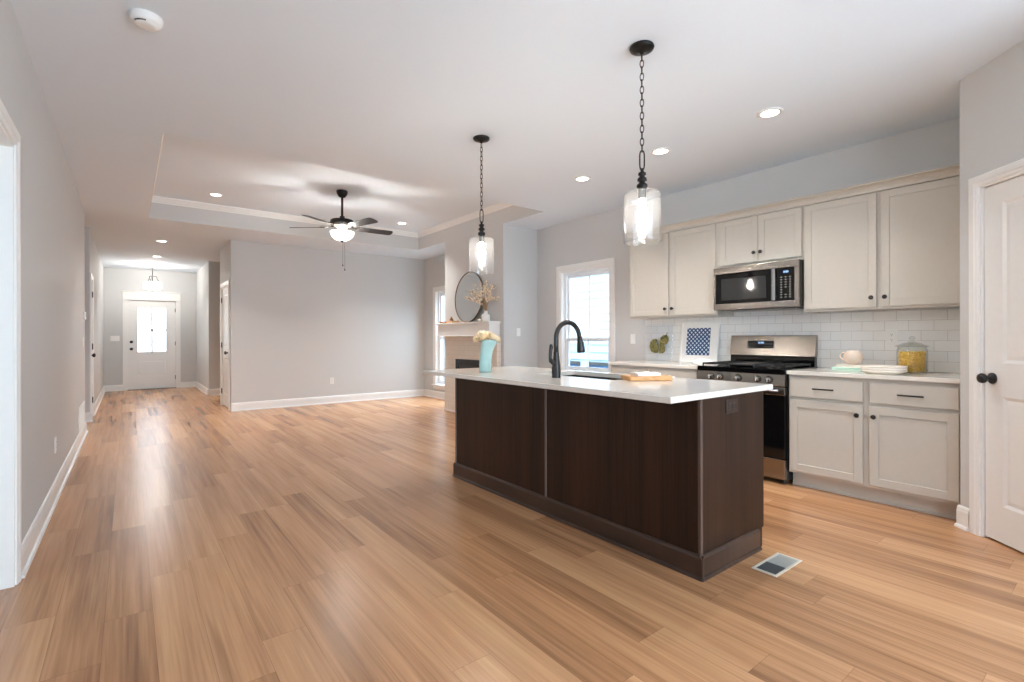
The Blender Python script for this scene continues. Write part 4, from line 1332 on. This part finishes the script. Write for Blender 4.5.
def seg_digits(mb, x, z, s, text, y):
    """Seven-segment digits."""
    SEG = {'1': 'bc', '2': 'abged', '0': 'abcdef', '4': 'fgbc', ':': ''}
    for ch_ in text:
        if ch_ == ':':
            for dz in (0.35, 0.75):
                mb.box(x, x + 0.12 * s, y - 0.0006, y, z + dz * s, z + (dz + 0.13) * s)
            x += 0.3 * s; continue
        P = {'a': (0, .55, .9, 1.0), 'b': (.45, .55, .5, 1.0), 'c': (.45, .55, 0, .5), 'd': (0, .55, 0, .1), 'e': (0, .1, 0, .5), 'f': (0, .1, .5, 1.0), 'g': (0, .55, .45, .55)}
        for k in SEG[ch_]:
            q = P[k]; mb.box(x + q[0] * s, x + q[1] * s, y - 0.0006, y, z + q[2] * s, z + q[3] * s)
        x += 0.75 * s
mb.box(-1.897, -1.848, -0.0004, 0.001, 1.704, 1.724)
dsp = mb.build('display', plain('dark_blue_display_glass', srgb(20, 40, 90), 0.1), cp)
mb = MB(fr); seg_digits(mb, -1.892, 1.707, 0.014, '12:04', -0.0004); mb.build('clock_digits', M['display'], dsp)
M['key'] = plain('pale_key_print', srgb(170, 170, 165), 0.5)
for r_ in range(9):
    for c_ in range(3):
        if r_ in (2, 3) and c_ == 1: continue
        mb = MB(fr); mb.box(-1.912 + c_ * 0.035, -1.898 + c_ * 0.035, -0.0002, 0.001, 1.500 + r_ * 0.021, 1.505 + r_ * 0.021)
        mb.build('key', M['key'], cp)
mb = MB(fr); mb.cyl((-2.165, -0.0015, 1.778), 0.011, 0.002, 'y', 24); mb.build('round_emblem', M['chrome'], t)
mb = MB(); mb.box(mx + 0.06, XR - 0.06, my0 + 0.05, my1 - 0.05, mz0 - 0.004, mz0 + 0.008)
mb.build('underside_vent', M['steel_dark'], t)

# range
t = thing('gas_range', 'stainless and black gas range between the two base cabinets', 'range', (4.40, 2.145, 0))
ry0, ry1, rx = 1.764, 2.524, 4.085
mb = MB(); mb.box(rx + 0.03, 4.705, ry0, ry1, 0.03, 0.905, 0.002, 1)
for (px, py) in ((rx + 0.06, ry0 + 0.04), (rx + 0.06, ry1 - 0.04), (4.66, ry0 + 0.04), (4.66, ry1 - 0.04)):
    mb.cyl((px, py, 0.0), 0.016, 0.035, 'z', 12)
mb.build('body', M['black'], t)
fr = frame(rx, 0, (0, -1))
L, R_ = -ry1, -ry0
mb = MB(); mb.box(rx - 0.005, 4.705, ry0, ry1, 0.872, 0.912, 0.004, 2)
mb.build('cooktop', M['gloss_black'], t)
mb = MB(fr)
mb.prism([(-0.016, 0.778), (-0.020, 0.784), (-0.012, 0.868), (-0.004, 0.872), (0.03, 0.872), (0.03, 0.778)], L, R_, 'x')
cpn = mb.build('control_panel', M['steel'], t)
for ky in (2.385, 2.305, 2.140, 1.975, 1.885):
    mb = MB(fr)
    mb.lathe([(0, -0.016), (0.025, -0.016), (0.026, -0.020), (0.024, -0.024), (0.0205, -0.027), (0.0195, -0.045), (0.016, -0.048), (0, -0.048)], (-ky, 0.0, 0.827), 24, 'y')
    mb.box(-ky - 0.0045, -ky + 0.0045, -0.057, -0.03, 0.811, 0.843, 0.002, 1)
    kb = mb.build('burner_knob', M['steel'], t)
    mb = MB(fr); mb.lathe([(0.0262, -0.015), (0.0285, -0.018), (0.0285, -0.0235), (0.0262, -0.0245)], (-ky, 0.0, 0.827), 24, 'y')
    mb.build('knob_skirt', M['black'], kb)
mb = MB(fr)
mb.box(L + 0.002, R_ - 0.002, -0.012, 0.03, 0.705, 0.770, 0.004, 2)
od = mb.build('oven_door', M['steel'], t)
mb = MB(fr); mb.box(L + 0.002, R_ - 0.002, -0.010, 0.03, 0.205, 0.704, 0.002, 1); mb.build('door_glass', M['gloss_black'], od)
mb = MB(fr)
mb.tube([(L + 0.03, -0.058, 0.748), (R_ - 0.03, -0.058, 0.748)], 0.012, 14)
for s_ in (L + 0.055, R_ - 0.055):
    mb.box(s_ - 0.010, s_ + 0.010, -0.058, -0.010, 0.738, 0.758, 0.003, 1)
mb.build('door_handle', M['steel'], od)
mb = MB(fr); mb.box(L + 0.002, R_ - 0.002, -0.010, 0.03, 0.040, 0.198, 0.004, 2); mb.build('storage_drawer', M['steel'], t)
# burners and grates
for (bx, by, br) in ((4.24, 1.93, 0.042), (4.52, 1.93, 0.036), (4.24, 2.36, 0.048), (4.52, 2.36, 0.032)):
    mb = MB(); mb.lathe([(0, 0.922), (br * 0.8, 0.922), (br, 0.918), (br, 0.914), (br * 1.25, 0.9125), (br * 1.3, 0.911)], (bx, by, 0), 24); mb.build('burner', M['iron'], t)
for (ga, gb) in ((1.785, 2.025), (2.262, 2.503)):
    mb = MB()
    z0_, z1_ = 0.926, 0.940
    for yy in (ga, gb - 0.010):
        mb.box(4.125, 4.620, yy, yy + 0.010, z0_, z1_, 0.002, 1)
    for xx in (4.125, 4.366, 4.610):
        mb.box(xx, xx + 0.010, ga, gb, z0_, z1_, 0.002, 1)
    ym = (ga + gb) / 2
    mb.box(4.125, 4.62, ym - 0.005, ym + 0.005, z0_, z1_, 0.002, 1)
    for xc in (4.24, 4.52):
        mb.box(xc - 0.005, xc + 0.005, ga, ga + 0.085, z0_, z1_, 0.002, 1); mb.box(xc - 0.005, xc + 0.005, gb - 0.085, gb, z0_, z1_, 0.002, 1)
    for xx in (4.13, 4.605):
        for yy in (ga + 0.005, gb - 0.005):
            mb.cyl((xx + 0.002, yy, 0.911), 0.006, 0.018, 'z', 8)
    mb.build('grate', M['iron'], t)
mb = MB()
mb.box(4.125, 4.620, 2.032, 2.255, 0.928, 0.940, 0.003, 1)
mb.box(4.125, 4.620, 2.032, 2.042, 0.913, 0.945, 0.002, 1); mb.box(4.125, 4.620, 2.245, 2.255, 0.913, 0.945, 0.002, 1)
mb.build('griddle', plain('grey_griddle', srgb(70, 68, 66), 0.35, 0.5), t)
# backguard
mb = MB(fr)
off = 4.70 - rx
mb.prism([(off - 0.06, 1.00), (off - 0.025, 1.178), (off - 0.015, 1.184), (off, 1.184), (off, 1.00)], L, R_, 'x')
bg = mb.build('backguard', M['steel'], t)
mb = MB(fr); mb.box(L + 0.006, R_ - 0.006, off - 0.05, off, 0.912, 1.0); mb.build('backguard_vent', M['gloss_black'], t)
tl = math.atan2(0.035, 0.178)
frd = frame(rx + off - 0.0455, 0, (0, -1), 1.073) @ Matrix.Rotation(-tl, 4, 'X')
mb = MB(frd); mb.box(-2.355, -2.115, -0.0008, 0.004, -0.010, 0.062); pn = mb.build('control_display', M['gloss_black'], bg)
mb = MB(frd); seg_digits(mb, -2.262, 0.034, 0.018, '12:04', -0.0012); mb.build('clock_digits', M['display'], pn)
for k in range(4):
    for s_ in (-2.345, -2.20):
        for r_ in (0.006, 0.030):
            mb = MB(frd); mb.box(s_ + k * 0.020, s_ + k * 0.020 + 0.009, -0.0012, -0.0002, r_, r_ + 0.004)
            mb.build('key', M['key'], pn)

# ------------------------------------------------------------------ counter decor
# blue lattice picture leaning on the backsplash
def lattice_mat():
    m, nt, b = new_mat('blue_white_lattice_print')
    tc = nd(nt, 'ShaderNodeTexCoord'); sx = nd(nt, 'ShaderNodeSeparateXYZ'); lk(nt, tc.outputs['Object'], sx.inputs[0])
    P_ = 0.0445
    u = math_n(nt, 'DIVIDE', sx.outputs[1], P_); v = math_n(nt, 'DIVIDE', sx.outputs[2], P_)
    def cell(ou, ov):
        a_ = math_n(nt, 'ABSOLUTE', math_n(nt, 'SUBTRACT', math_n(nt, 'FRACT', math_n(nt, 'ADD', u, 40 + ou)), 0.5))
        b_ = math_n(nt, 'ABSOLUTE', math_n(nt, 'SUBTRACT', math_n(nt, 'FRACT', math_n(nt, 'ADD', v, 40 + ov)), 0.5))
        return math_n(nt, 'LESS_THAN', math_n(nt, 'ADD', a_, b_), 0.26)
    tt = math_n(nt, 'MAXIMUM', cell(0, 0), cell(0.5, 0.5))
    mx_ = nd(nt, 'ShaderNodeMix', data_type='RGBA'); lk(nt, tt, mx_.inputs[0])
    mx_.inputs[6].default_value = srgb(42, 74, 118); mx_.inputs[7].default_value = srgb(214, 226, 236)
    lk(nt, mx_.outputs[2], b.inputs['Base Color']); b.inputs['Roughness'].default_value = 0.35
    return m
lean = math.atan2(0.055, 0.435)
fr = frame(4.648, 2.878, (0, -1), 0.9055) @ Matrix.Rotation(-lean, 4, 'X')
t = thing('framed_print', 'white framed blue and white lattice print leaning beside the range', 'picture', (4.648, 2.878, 0.9055))
mb = MB(fr)
for q in ((-0.216, -0.196, 0, 0.435), (0.196, 0.216, 0, 0.435), (-0.196, 0.196, 0, 0.02), (-0.196, 0.196, 0.415, 0.435)):
    mb.box(q[0], q[1], 0, 0.018, q[2], q[3], 0.002, 1)
mb.build('picture_frame', M['plastic'], t)
mb = MB(fr); mb.box(-0.197, 0.197, 0.006, 0.014, 0.019, 0.416); mb.build('mat_board', M['trim'], t)
mb = MB(fr); mb.box(-0.142, 0.124, 0.004, 0.0065, 0.078, 0.362); mb.build('lattice_print', lattice_mat(), t)
# clear board with two green pear shapes
t = thing('pear_board', 'clear board with two green pear shapes leaning on the backsplash corner', 'decorative board', (4.665, 3.36, 0.9055))
lean = math.atan2(0.03, 0.40)
fr = frame(4.672, 3.36, (0, -1), 0.9055) @ Matrix.Rotation(-lean, 4, 'X')
mb = MB(fr); mb.box(-0.19, 0.16, 0, 0.006, 0, 0.41, 0.002, 1); mb.build('clear_panel', M['window_glass'], t)
def pear_mat():
    m, nt, b = new_mat('mottled_green_pear')
    n = nd(nt, 'ShaderNodeTexNoise'); n.inputs['Scale'].default_value = 55; n.inputs['Detail'].default_value = 5
    lk(nt, coords(nt), n.inputs['Vector'])
    r = nd(nt, 'ShaderNodeValToRGB')
    r.color_ramp.elements[0].position = 0.35; r.color_ramp.elements[0].color = srgb(58, 60, 24)
    r.color_ramp.elements[1].position = 0.68; r.color_ramp.elements[1].color = srgb(170, 156, 92)
    lk(nt, n.outputs[0], r.inputs[0]); lk(nt, r.outputs[0], b.inputs['Base Color']); b.inputs['Roughness'].default_value = 0.5
    return m
M['pear'] = pear_mat()
mb = MB(fr)
def blob(cx_, cz_, pts):
    mb.prism([(cx_ + a_, cz_ + b_) for a_, b_ in pts], -0.004, -0.0002, 'y')
half1 = [(-0.015, -0.075), (-0.06, -0.080), (-0.105, -0.06), (-0.130, -0.01), (-0.120, 0.04), (-0.09, 0.075), (-0.04, 0.082), (-0.03, 0.06), (-0.045, 0.03), (-0.02, 0.02), (-0.008, -0.01), (-0.008, -0.06)]
half2 = [(0.008, -0.08), (0.055, -0.078), (0.078, -0.05), (0.074, -0.01), (0.062, 0.01), (0.09, 0.025), (0.118, 0.06), (0.116, 0.10), (0.09, 0.125), (0.05, 0.122), (0.016, 0.095), (0.005, 0.05), (0.004, -0.04)]
blob(-0.005, 0.165, half1)
mb.build('pear_shape', M['pear'], t)
mb = MB(fr); blob(-0.005, 0.165, half2); mb.build('pear_shape', M['pear'], t)
mb = MB(fr); mb.tube([(0.085, -0.004, 0.285), (0.088, -0.004, 0.305), (0.097, -0.004, 0.315)], 0.003, 6); mb.build('pear_stem', M['leaf_dark'], t)
# crumpled white cloth in front of the print
mb = MB()
mb.lathe([(0, 0.9055), (0.07, 0.9055), (0.078, 0.912), (0.066, 0.928), (0.04, 0.945), (0.015, 0.95), (0, 0.948)], (4.42, 2.66, 0), 28)
for v in mb.bm.verts:
    dx, dy = v.co.x - 4.42, v.co.y - 2.66
    an = math.atan2(dy, dx); k = 1 + 0.22 * math.sin(3 * an + 0.6) + 0.10 * math.sin(7 * an)
    v.co.x = 4.42 + dx * k; v.co.y = 2.66 + dy * k * 1.2
    if v.co.z > 0.91: v.co.z = max(0.9058, v.co.z + 0.010 * math.sin(9 * an) + 0.006 * math.cos(5 * an))
tag(mb.build('crumpled_cloth', M['cloth']), 'small crumpled white cloth on the counter just left of the range', 'cloth')

# mint book, white book, blush jug
M['mint'] = plain('mint_cover', srgb(196, 228, 214), 0.5, noise=0.02)
M['cream'] = plain('cream_cover', srgb(248, 238, 228), 0.5, noise=0.02)
M['page'] = plain('book_pages', srgb(240, 234, 222), 0.8, noise=0.06, nscale=400)
def book(name, label, fr, w_, d_, z0, th, mat):
    t_ = thing(name, label, 'book', tuple(fr @ Vector((0, 0, z0))), 'books under the jug')
    mb = MB(fr)
    mb.box(-w_ / 2, w_ / 2, -d_ / 2, d_ / 2, z0, z0 + 0.003, 0.001, 1); mb.box(-w_ / 2, w_ / 2, -d_ / 2, d_ / 2, z0 + th - 0.003, z0 + th, 0.001, 1)
    mb.box(-w_ / 2, -w_ / 2 + 0.003, -d_ / 2, d_ / 2, z0 + 0.002, z0 + th - 0.002); mb.build('cover', mat, t_)
    mb = MB(fr); mb.box(-w_ / 2 + 0.003, w_ / 2 - 0.005, -d_ / 2 + 0.003, d_ / 2 - 0.004, z0 + 0.003, z0 + th - 0.003); mb.build('pages', M['page'] if mat is not M['mint'] else M['mint'], t_)
bk = frame(4.555, 1.44, (0.05, -1))
book('book', 'mint green book at the bottom of the small stack under the jug', bk, 0.27, 0.19, 0.9055, 0.022, M['mint'])
book('book', 'white book on top of the mint green book', frame(4.56, 1.425, (-0.02, -1)), 0.25, 0.16, 0.928, 0.022, M['cream'])
M['pink'] = plain('blush_glaze', srgb(238, 218, 200), 0.3, noise=0.03, nscale=12)
tx, ty, tz = 4.55, 1.452, 0.9505
t = thing('round_jug', 'round blush cream jug sitting on the white book', 'jug', (tx, ty, tz))
mb = MB(); mb.lathe([(0, 0.0005), (0.036, 0.0005), (0.038, 0.005), (0.056, 0.02), (0.066, 0.045), (0.065, 0.070), (0.056, 0.092), (0.044, 0.104), (0.043, 0.108), (0.040, 0.107), (0.050, 0.09), (0.058, 0.068), (0.05, 0.02), (0, 0.012)], (tx, ty, tz), 36); mb.build('jug_body', M['pink'], t)
mb = MB()
pts = []
for j in range(13):
    q = math.radians(-95 + 190 * j / 12)
    pts.append((tx - 0.012, ty + 0.056 + 0.030 * math.cos(q), tz + 0.062 + 0.030 * math.sin(q)))
mb.tube(pts, 0.006, 10); mb.build('handle', M['pink'], t)
# plates
M['plate'] = plain('cream_porcelain', srgb(250, 242, 232), 0.22, noise=0.02)
for k, lab in enumerate(('bottom cream plate of the stack beside the pasta jar', 'middle cream plate of the stack beside the pasta jar', 'top cream plate of the stack beside the pasta jar')):
    z = 0.9055 + k * 0.0150
    mb = MB(); mb.lathe([(r_ * 0.885, z_) for r_, z_ in [(0, z), (0.118, z), (0.126, z + 0.003), (0.146, z + 0.011), (0.153, z + 0.0165), (0.155, z + 0.021), (0.153, z + 0.0245), (0.148, z + 0.0250), (0.138, z + 0.0185), (0.122, z + 0.0150), (0.115, z + 0.0145), (0, z + 0.0145)]], (4.305, 1.185, 0), 48)
    tag(mb.build('plate', M['plate']), lab, 'plate', 'cream plates stacked on the counter')
# pasta jar
jx, jy, jr = 4.50, 1.067, 0.090
t = thing('storage_jar', 'large clear glass jar of yellow pasta on the right counter', 'jar', (jx, jy, 0.9055))
mb = MB(); mb.lathe([(0, 0.9056), (jr - 0.01, 0.9056), (jr, 0.914), (jr + 0.001, 0.95), (jr, 1.075), (jr - 0.006, 1.086), (jr - 0.004, 1.096), (jr - 0.009, 1.096), (jr - 0.010, 1.085), (jr - 0.004, 1.073), (jr - 0.004, 0.918), (0, 0.914)], (jx, jy, 0), 48)
mb.build('glass_body', M['jar_glass'], t)
mb = MB(); mb.lathe([(jr + 0.008, 1.097), (jr + 0.010, 1.101), (jr - 0.01, 1.108), (0.05, 1.122), (0.022, 1.130), (0.012, 1.136), (0.014, 1.146), (0.020, 1.154), (0.018, 1.166), (0.008, 1.172), (0, 1.173)], (jx, jy, 0), 48)
mb.lathe([(0, 1.127), (0.05, 1.118), (jr - 0.012, 1.104), (jr + 0.008, 1.097)], (jx, jy, 0), 48)
mb.build('lid', M['jar_glass'], t)
M['pasta'] = plain('yellow_pasta', srgb(255, 196, 56), 0.5, noise=0.14, nscale=40)
mb = MB()
rn = random.Random(3)
for layer in range(13):
    z = 0.921 + layer * 0.0112
    for k in range(30):
        rr = (jr - 0.0155) * (1.0 if k < 24 else rn.random() ** 0.5 * 0.8)
        an = rn.uniform(0, 2 * PI)
        c_ = Vector((jx + rr * math.cos(an), jy + rr * math.sin(an), z + rn.uniform(-0.003, 0.003)))
        dr_ = Vector((rn.uniform(-1, 1), rn.uniform(-1, 1), rn.uniform(-0.8, 0.8))).normalized() * 0.010
        if k < 24:
            tg = Vector((-math.sin(an), math.cos(an), rn.uniform(-1.2, 1.2))).normalized() * 0.010
            dr_ = tg
        bnd = Vector((0, 0, 0.004))
        mb.tube([c_ - dr_, c_ + bnd * rn.uniform(-1, 1), c_ + dr_], 0.0042, 5)
mb.lathe([(0, 0.918), (jr - 0.020, 0.918), (jr - 0.020, 1.055), (0, 1.060)], (jx, jy, 0), 24)
o = mb.build('dry_pasta', M['pasta'], t); o['kind'] = 'stuff'

# ------------------------------------------------------------------ outlets, switches, vents
fr_l = frame(XL, 0, (0, 1))
outlet('power_outlet', 'white outlet low on the left wall', fr_l, 4.965, 0.385, M['plastic'])
outlet('light_switch', 'white switch plate near the far end of the left wall', fr_l, 7.80, 1.13, M['plastic'], kind='switch')
t = thing('thermostat', 'small white thermostat above the switch on the far left wall', 'thermostat', (XL, 7.93, 1.45))
mb = MB(fr_l); mb.box(7.87, 7.99, -0.022, 0, 1.40, 1.49, 0.005, 2); mb.build('housing', M['plastic'], t)
mb = MB(fr_l); mb.box(7.89, 7.95, -0.0225, -0.021, 1.43, 1.475); mb.build('screen', plain('grey_lcd', srgb(150, 160, 150), 0.3), t)
t = thing('return_air_grille', 'white return air grille above the baseboard on the left wall', 'air vent', (XL, 7.53, 0.15))
mb = MB(fr_l)
ga, gb, gz0_, gz1_ = 7.10, 7.96, 0.150, 0.415
for q in ((ga, ga + 0.025, gz0_, gz1_), (gb - 0.025, gb, gz0_, gz1_), (ga, gb, gz0_, gz0_ + 0.025), (ga, gb, gz1_ - 0.025, gz1_)):
    mb.box(q[0], q[1], -0.010, 0, q[2], q[3], 0.002, 1)
mb.build('grille_frame', M['plastic'], t)
mb = MB(fr_l)
z = gz0_ + 0.03
while z < gz1_ - 0.03:
    mb.prism([(-0.008, z), (-0.001, z + 0.010), (0.0, z + 0.010), (-0.007, z)], ga + 0.02, gb - 0.02, 'x'); z += 0.0125
mb.build('louvers', M['plastic'], t)
outlet('power_outlet', 'white outlet low on the living room back wall', frame(0, YB, (1, 0)), 2.882, 0.40, M['plastic'])
outlet('light_switch', 'white triple switch plate left of the front door', frame(0, YF, (1, 0)), -0.235, 1.17, M['plastic'], 3, 'switch')
outlet('light_switch', 'white switch plate on the side of the chimney breast', frame(0, 5.499, (1, 0)), 4.372, 1.245, M['plastic'], 1, 'switch')
outlet('light_switch', 'white switch plate between the window and the upper cabinets', fr_r, -3.765, 1.150, M['plastic'], 1, 'switch')
outlet('power_outlet', 'white outlet on the backsplash behind the pasta jar', fr_r, -1.244, 1.165, M['plastic'], y=-0.010)
# floor register
t = thing('floor_register', 'metal floor register in the planks beside the island end', 'floor vent', (2.635, 1.18, 0))
M['beige_metal'] = plain('beige_metal', srgb(206, 196, 180), 0.4, noise=0.02)
mb = MB()
vx0, vx1, vy0, vy1 = 2.490, 2.778, 1.118, 1.243
mb.box(vx0, vx1, vy0, vy0 + 0.014, 0.0, 0.004, 0.001, 1); mb.box(vx0, vx1, vy1 - 0.014, vy1, 0.0, 0.004, 0.001, 1)
mb.box(vx0, vx0 + 0.018, vy0 + 0.014, vy1 - 0.014, 0.0, 0.004, 0.001, 1); mb.box(vx1 - 0.018, vx1, vy0 + 0.014, vy1 - 0.014, 0.0, 0.004, 0.001, 1)
mb.build('register_frame', M['beige_metal'], t)
mb = MB(); mb.box(vx0 + 0.018, 2.625, vy0 + 0.014, vy1 - 0.014, 0.0003, 0.0012)
for k in range(9):
    mb.box(vx0 + 0.024 + k * 0.0125, vx0 + 0.0275 + k * 0.0125, vy0 + 0.014, vy1 - 0.014, 0.001, 0.0028)
mb.build('open_louvers', plain('dark_grey_metal', srgb(70, 74, 76), 0.5), t)
mb = MB(); mb.box(2.625, vx1 - 0.018, vy0 + 0.014, vy1 - 0.014, 0.0003, 0.0030)
for k in range(9):
    mb.box(2.633 + k * 0.0135, 2.640 + k * 0.0135, vy0 + 0.02, vy1 - 0.02, 0.0028, 0.0036)
mb.build('closed_louvers', plain('light_grey_metal', srgb(176, 178, 172), 0.4, 0.3), t)

# ------------------------------------------------------------------ fireplace
t = thing('fireplace', 'white tiled fireplace surround with a black firebox under the mantel', 'fireplace', (4.08, 6.28, 0))
SX, FY0, FY1, FZ = 4.045, 5.86, 6.66, 0.84
sy0, sy1 = 5.56, 7.005
mb = MB()
for q in ((sy0, FY0, 0, 1.187), (FY1, sy1, 0, 1.187), (FY0, FY1, FZ, 1.187), (FY0, FY1, 0, 0.12)):
    mb.box(SX, CX - 0.0005, q[0], q[1], q[2], q[3])
mb.build('tile_surround', M['stack_tile'], t)
mb = MB()
mb.box(SX - 0.006, SX + 0.01, FY0, FY1, FZ - 0.09, FZ - 0.002); mb.box(SX - 0.006, SX + 0.01, FY0, FY0 + 0.03, 0.12, FZ - 0.09); mb.box(SX - 0.006, SX + 0.01, FY1 - 0.03, FY1, 0.12, FZ - 0.09)
mb.box(SX - 0.006, SX + 0.01, FY0 + 0.03, FY1 - 0.03, 0.12, 0.17)
for k in range(4):
    mb.box(SX - 0.010, SX - 0.004, FY0 + 0.02, FY1 - 0.02, FZ - 0.085 + k * 0.02, FZ - 0.077 + k * 0.02)
mb.build('firebox_frame', M['black'], t)
mb = MB(); mb.box(SX + 0.012, SX + 0.016, FY0 + 0.03, FY1 - 0.03, 0.17, FZ - 0.09); mb.build('firebox_glass', M['gloss_black'], t)
mb = MB(); mb.box(SX - 0.014, SX, sy0 - 0.014, sy1 + 0.014, 0, 0.022, 0.003, 1); mb.build('base_strip', M['trim'], t)
t = thing('mantel_shelf', 'white boxed mantel shelf above the fireplace', 'mantel', (4.01, 6.28, 1.187))
mb = MB(); mb.box(3.930, CX - 0.0005, 5.590, 7.01, 1.203, 1.372); mb.build('mantel_box', M['trim'], t)
mb = MB(); mb.box(3.905, CX - 0.0005, 5.567, 7.035, 1.372, 1.398, 0.003, 1); mb.build('shelf_top', M['trim'], t)
mb = MB(); mb.box(3.920, CX - 0.0005, 5.580, 7.02, 1.1875, 1.203, 0.003, 1); mb.build('bottom_lip', M['trim'], t)
# round mirror
mz, mr = 1.785, 0.385
lean = math.asin(0.055 / 0.77)
frm = frame(4.034, 6.315, (0, -1), 1.3985) @ Matrix.Rotation(-lean, 4, 'X')
t = thing('round_mirror', 'large round mirror with thin metal frame leaning on the mantel', 'mirror', (4.034, 6.315, 1.3985))
mb = MB(frm)
mb.lathe([(mr - 0.012, -0.004), (mr - 0.004, -0.010), (mr, -0.008), (mr, 0.016), (mr - 0.012, 0.016), (mr - 0.012, -0.004)], (0, 0, mr), 72, 'y')
mb.build('mirror_frame', plain('aged_brass', srgb(120, 102, 82), 0.3, 0.9), t)
mb = MB(frm); mb.lathe([(0, 0.0), (mr - 0.011, 0.0), (mr - 0.011, 0.012), (0, 0.012)], (0, 0, mr), 72, 'y', smooth=False); mb.build('mirror_glass', M['mirror'], t)
# white bottle vase with dried flowers
wx, wy = 4.005, 5.775
M['white_ceramic'] = plain('white_ceramic', srgb(244, 240, 234), 0.4, noise=0.02)
mb = MB(); mb.lathe([(0, 1.3985), (0.052, 1.3985), (0.058, 1.405), (0.060, 1.46), (0.058, 1.485), (0.046, 1.50), (0.026, 1.51), (0.024, 1.545), (0.028, 1.55), (0.022, 1.55), (0.020, 1.515), (0, 1.51)], (wx, wy, 0), 32)
tag(mb.build('bottle_vase', M['white_ceramic']), 'white ceramic bottle vase on the right end of the mantel', 'vase')
t = thing('dried_flowers', 'spray of dried tan and cream flowers standing in the white mantel vase', 'dried flowers', (wx, wy, 1.515))
M['twig'] = plain('dry_brown_twig', srgb(184, 146, 102), 0.8, noise=0.2)
M['dry'] = plain('dry_cream_bud', srgb(240, 224, 200), 0.8, noise=0.12)
rn = random.Random(11)
mb = MB(); mbb = MB()
for k in range(30):
    lat = rn.gauss(-0.02, 0.13); dep = rn.uniform(-0.10, 0.05); top = rn.uniform(1.72, 1.99) - abs(lat) * 0.25
    if k < 8: lat = rn.uniform(-0.34, -0.14); top = rn.uniform(1.66, 1.84)
    b0 = Vector((wx, wy, 1.515)) + RV * rn.uniform(-0.012, 0.012)
    e0 = Vector((wx, wy, 0)) + RV * lat + FV * (dep * 0.5 - 0.05); e0.z = top
    e0.x = min(e0.x, 4.06)
    m0 = b0.lerp(e0, 0.5) + Vector((0, 0, 0.05)) - RV * lat * 0.18
    mb.tube([b0, b0 + Vector((0, 0, 0.04)), m0, e0], [0.0018, 0.0018, 0.0014, 0.0008], 5)
    for j in range(14):
        f_ = rn.uniform(0.45, 1.0)
        p = m0.lerp(e0, (f_ - 0.4) / 0.6) if f_ > 0.4 else m0
        p = p + Vector((rn.uniform(-0.022, 0.022), rn.uniform(-0.026, 0.026), rn.uniform(-0.02, 0.02)))
        p.x = min(p.x, 4.085)
        mb.tube([m0.lerp(e0, max(0, (f_ - 0.5) / 0.6)), p], 0.0007, 4)
        mbb.sphere(p, rn.uniform(0.005, 0.011), 1.2, 6, 4)
mb.build('twigs', M['twig'], t)
o = mbb.build('flower_buds', M['dry'], t); o['kind'] = 'stuff'
# small mantel pieces
M['amber'] = plain('amber_glass', srgb(120, 76, 28), 0.12, noise=0.05)
t = thing('amber_candle', 'small amber glass candle jar between mirror and white vase', 'candle', (3.985, 5.915, 1.3985))
mb = MB(); mb.lathe([(0, 1.3985), (0.026, 1.3985), (0.028, 1.402), (0.028, 1.452), (0.025, 1.455), (0.024, 1.45), (0.024, 1.43), (0, 1.43)], (3.985, 5.915, 0), 24); mb.build('jar', M['amber'], t)
mb = MB(); mb.lathe([(0.0282, 1.410), (0.0286, 1.411), (0.0286, 1.440), (0.0282, 1.441)], (3.985, 5.915, 0), 24); mb.build('jar_label', M['cream'], t)
M['orange_wood'] = wood_mat('orange_wood', (176, 104, 40), (222, 150, 72), (30, 6, 30), 0.5)
mb = MB(); mb.lathe([(0, 1.3985), (0.05, 1.3985), (0.075, 1.412), (0.085, 1.424), (0.080, 1.424), (0.07, 1.413), (0.045, 1.404), (0, 1.404)], (3.99, 6.915, 0), 32)
tag(mb.build('wooden_dish', M['orange_wood']), 'shallow orange wooden dish at the left end of the mantel', 'dish')
mb = MB(); mb.box(3.965, 4.055, 6.62, 6.80, 1.3985, 1.432, 0.004, 2)
tag(mb.build('wooden_block', wood_mat('pale_pine', (206, 160, 116), (230, 192, 150), (8, 40, 40), 0.6)), 'pale wooden block on the mantel beside the mirror', 'wooden block')
mb = MB()
for k in range(7):
    z = 1.4325 + k * 0.009
    mb.lathe([(0, z), (0.036 - k * 0.0045, z + 0.004), (0.030 - k * 0.0042, z + 0.012), (0, z + 0.013)], (4.005, 6.72, 0), 12, smooth=False)
tag(mb.build('pine_cone', plain('brown_cone', srgb(150, 92, 44), 0.7, noise=0.2)), 'small brown pine cone sitting on the wooden block', 'pine cone')
mb = MB(); mb.sphere((3.96, 6.46, 1.4205), 0.022, 1.0, 16, 10)
tag(mb.build('wooden_bead', wood_mat('tan_bead', (196, 150, 104), (222, 182, 138), (40, 40, 40), 0.5)), 'small tan wooden ball on the mantel in front of the mirror', 'ornament')
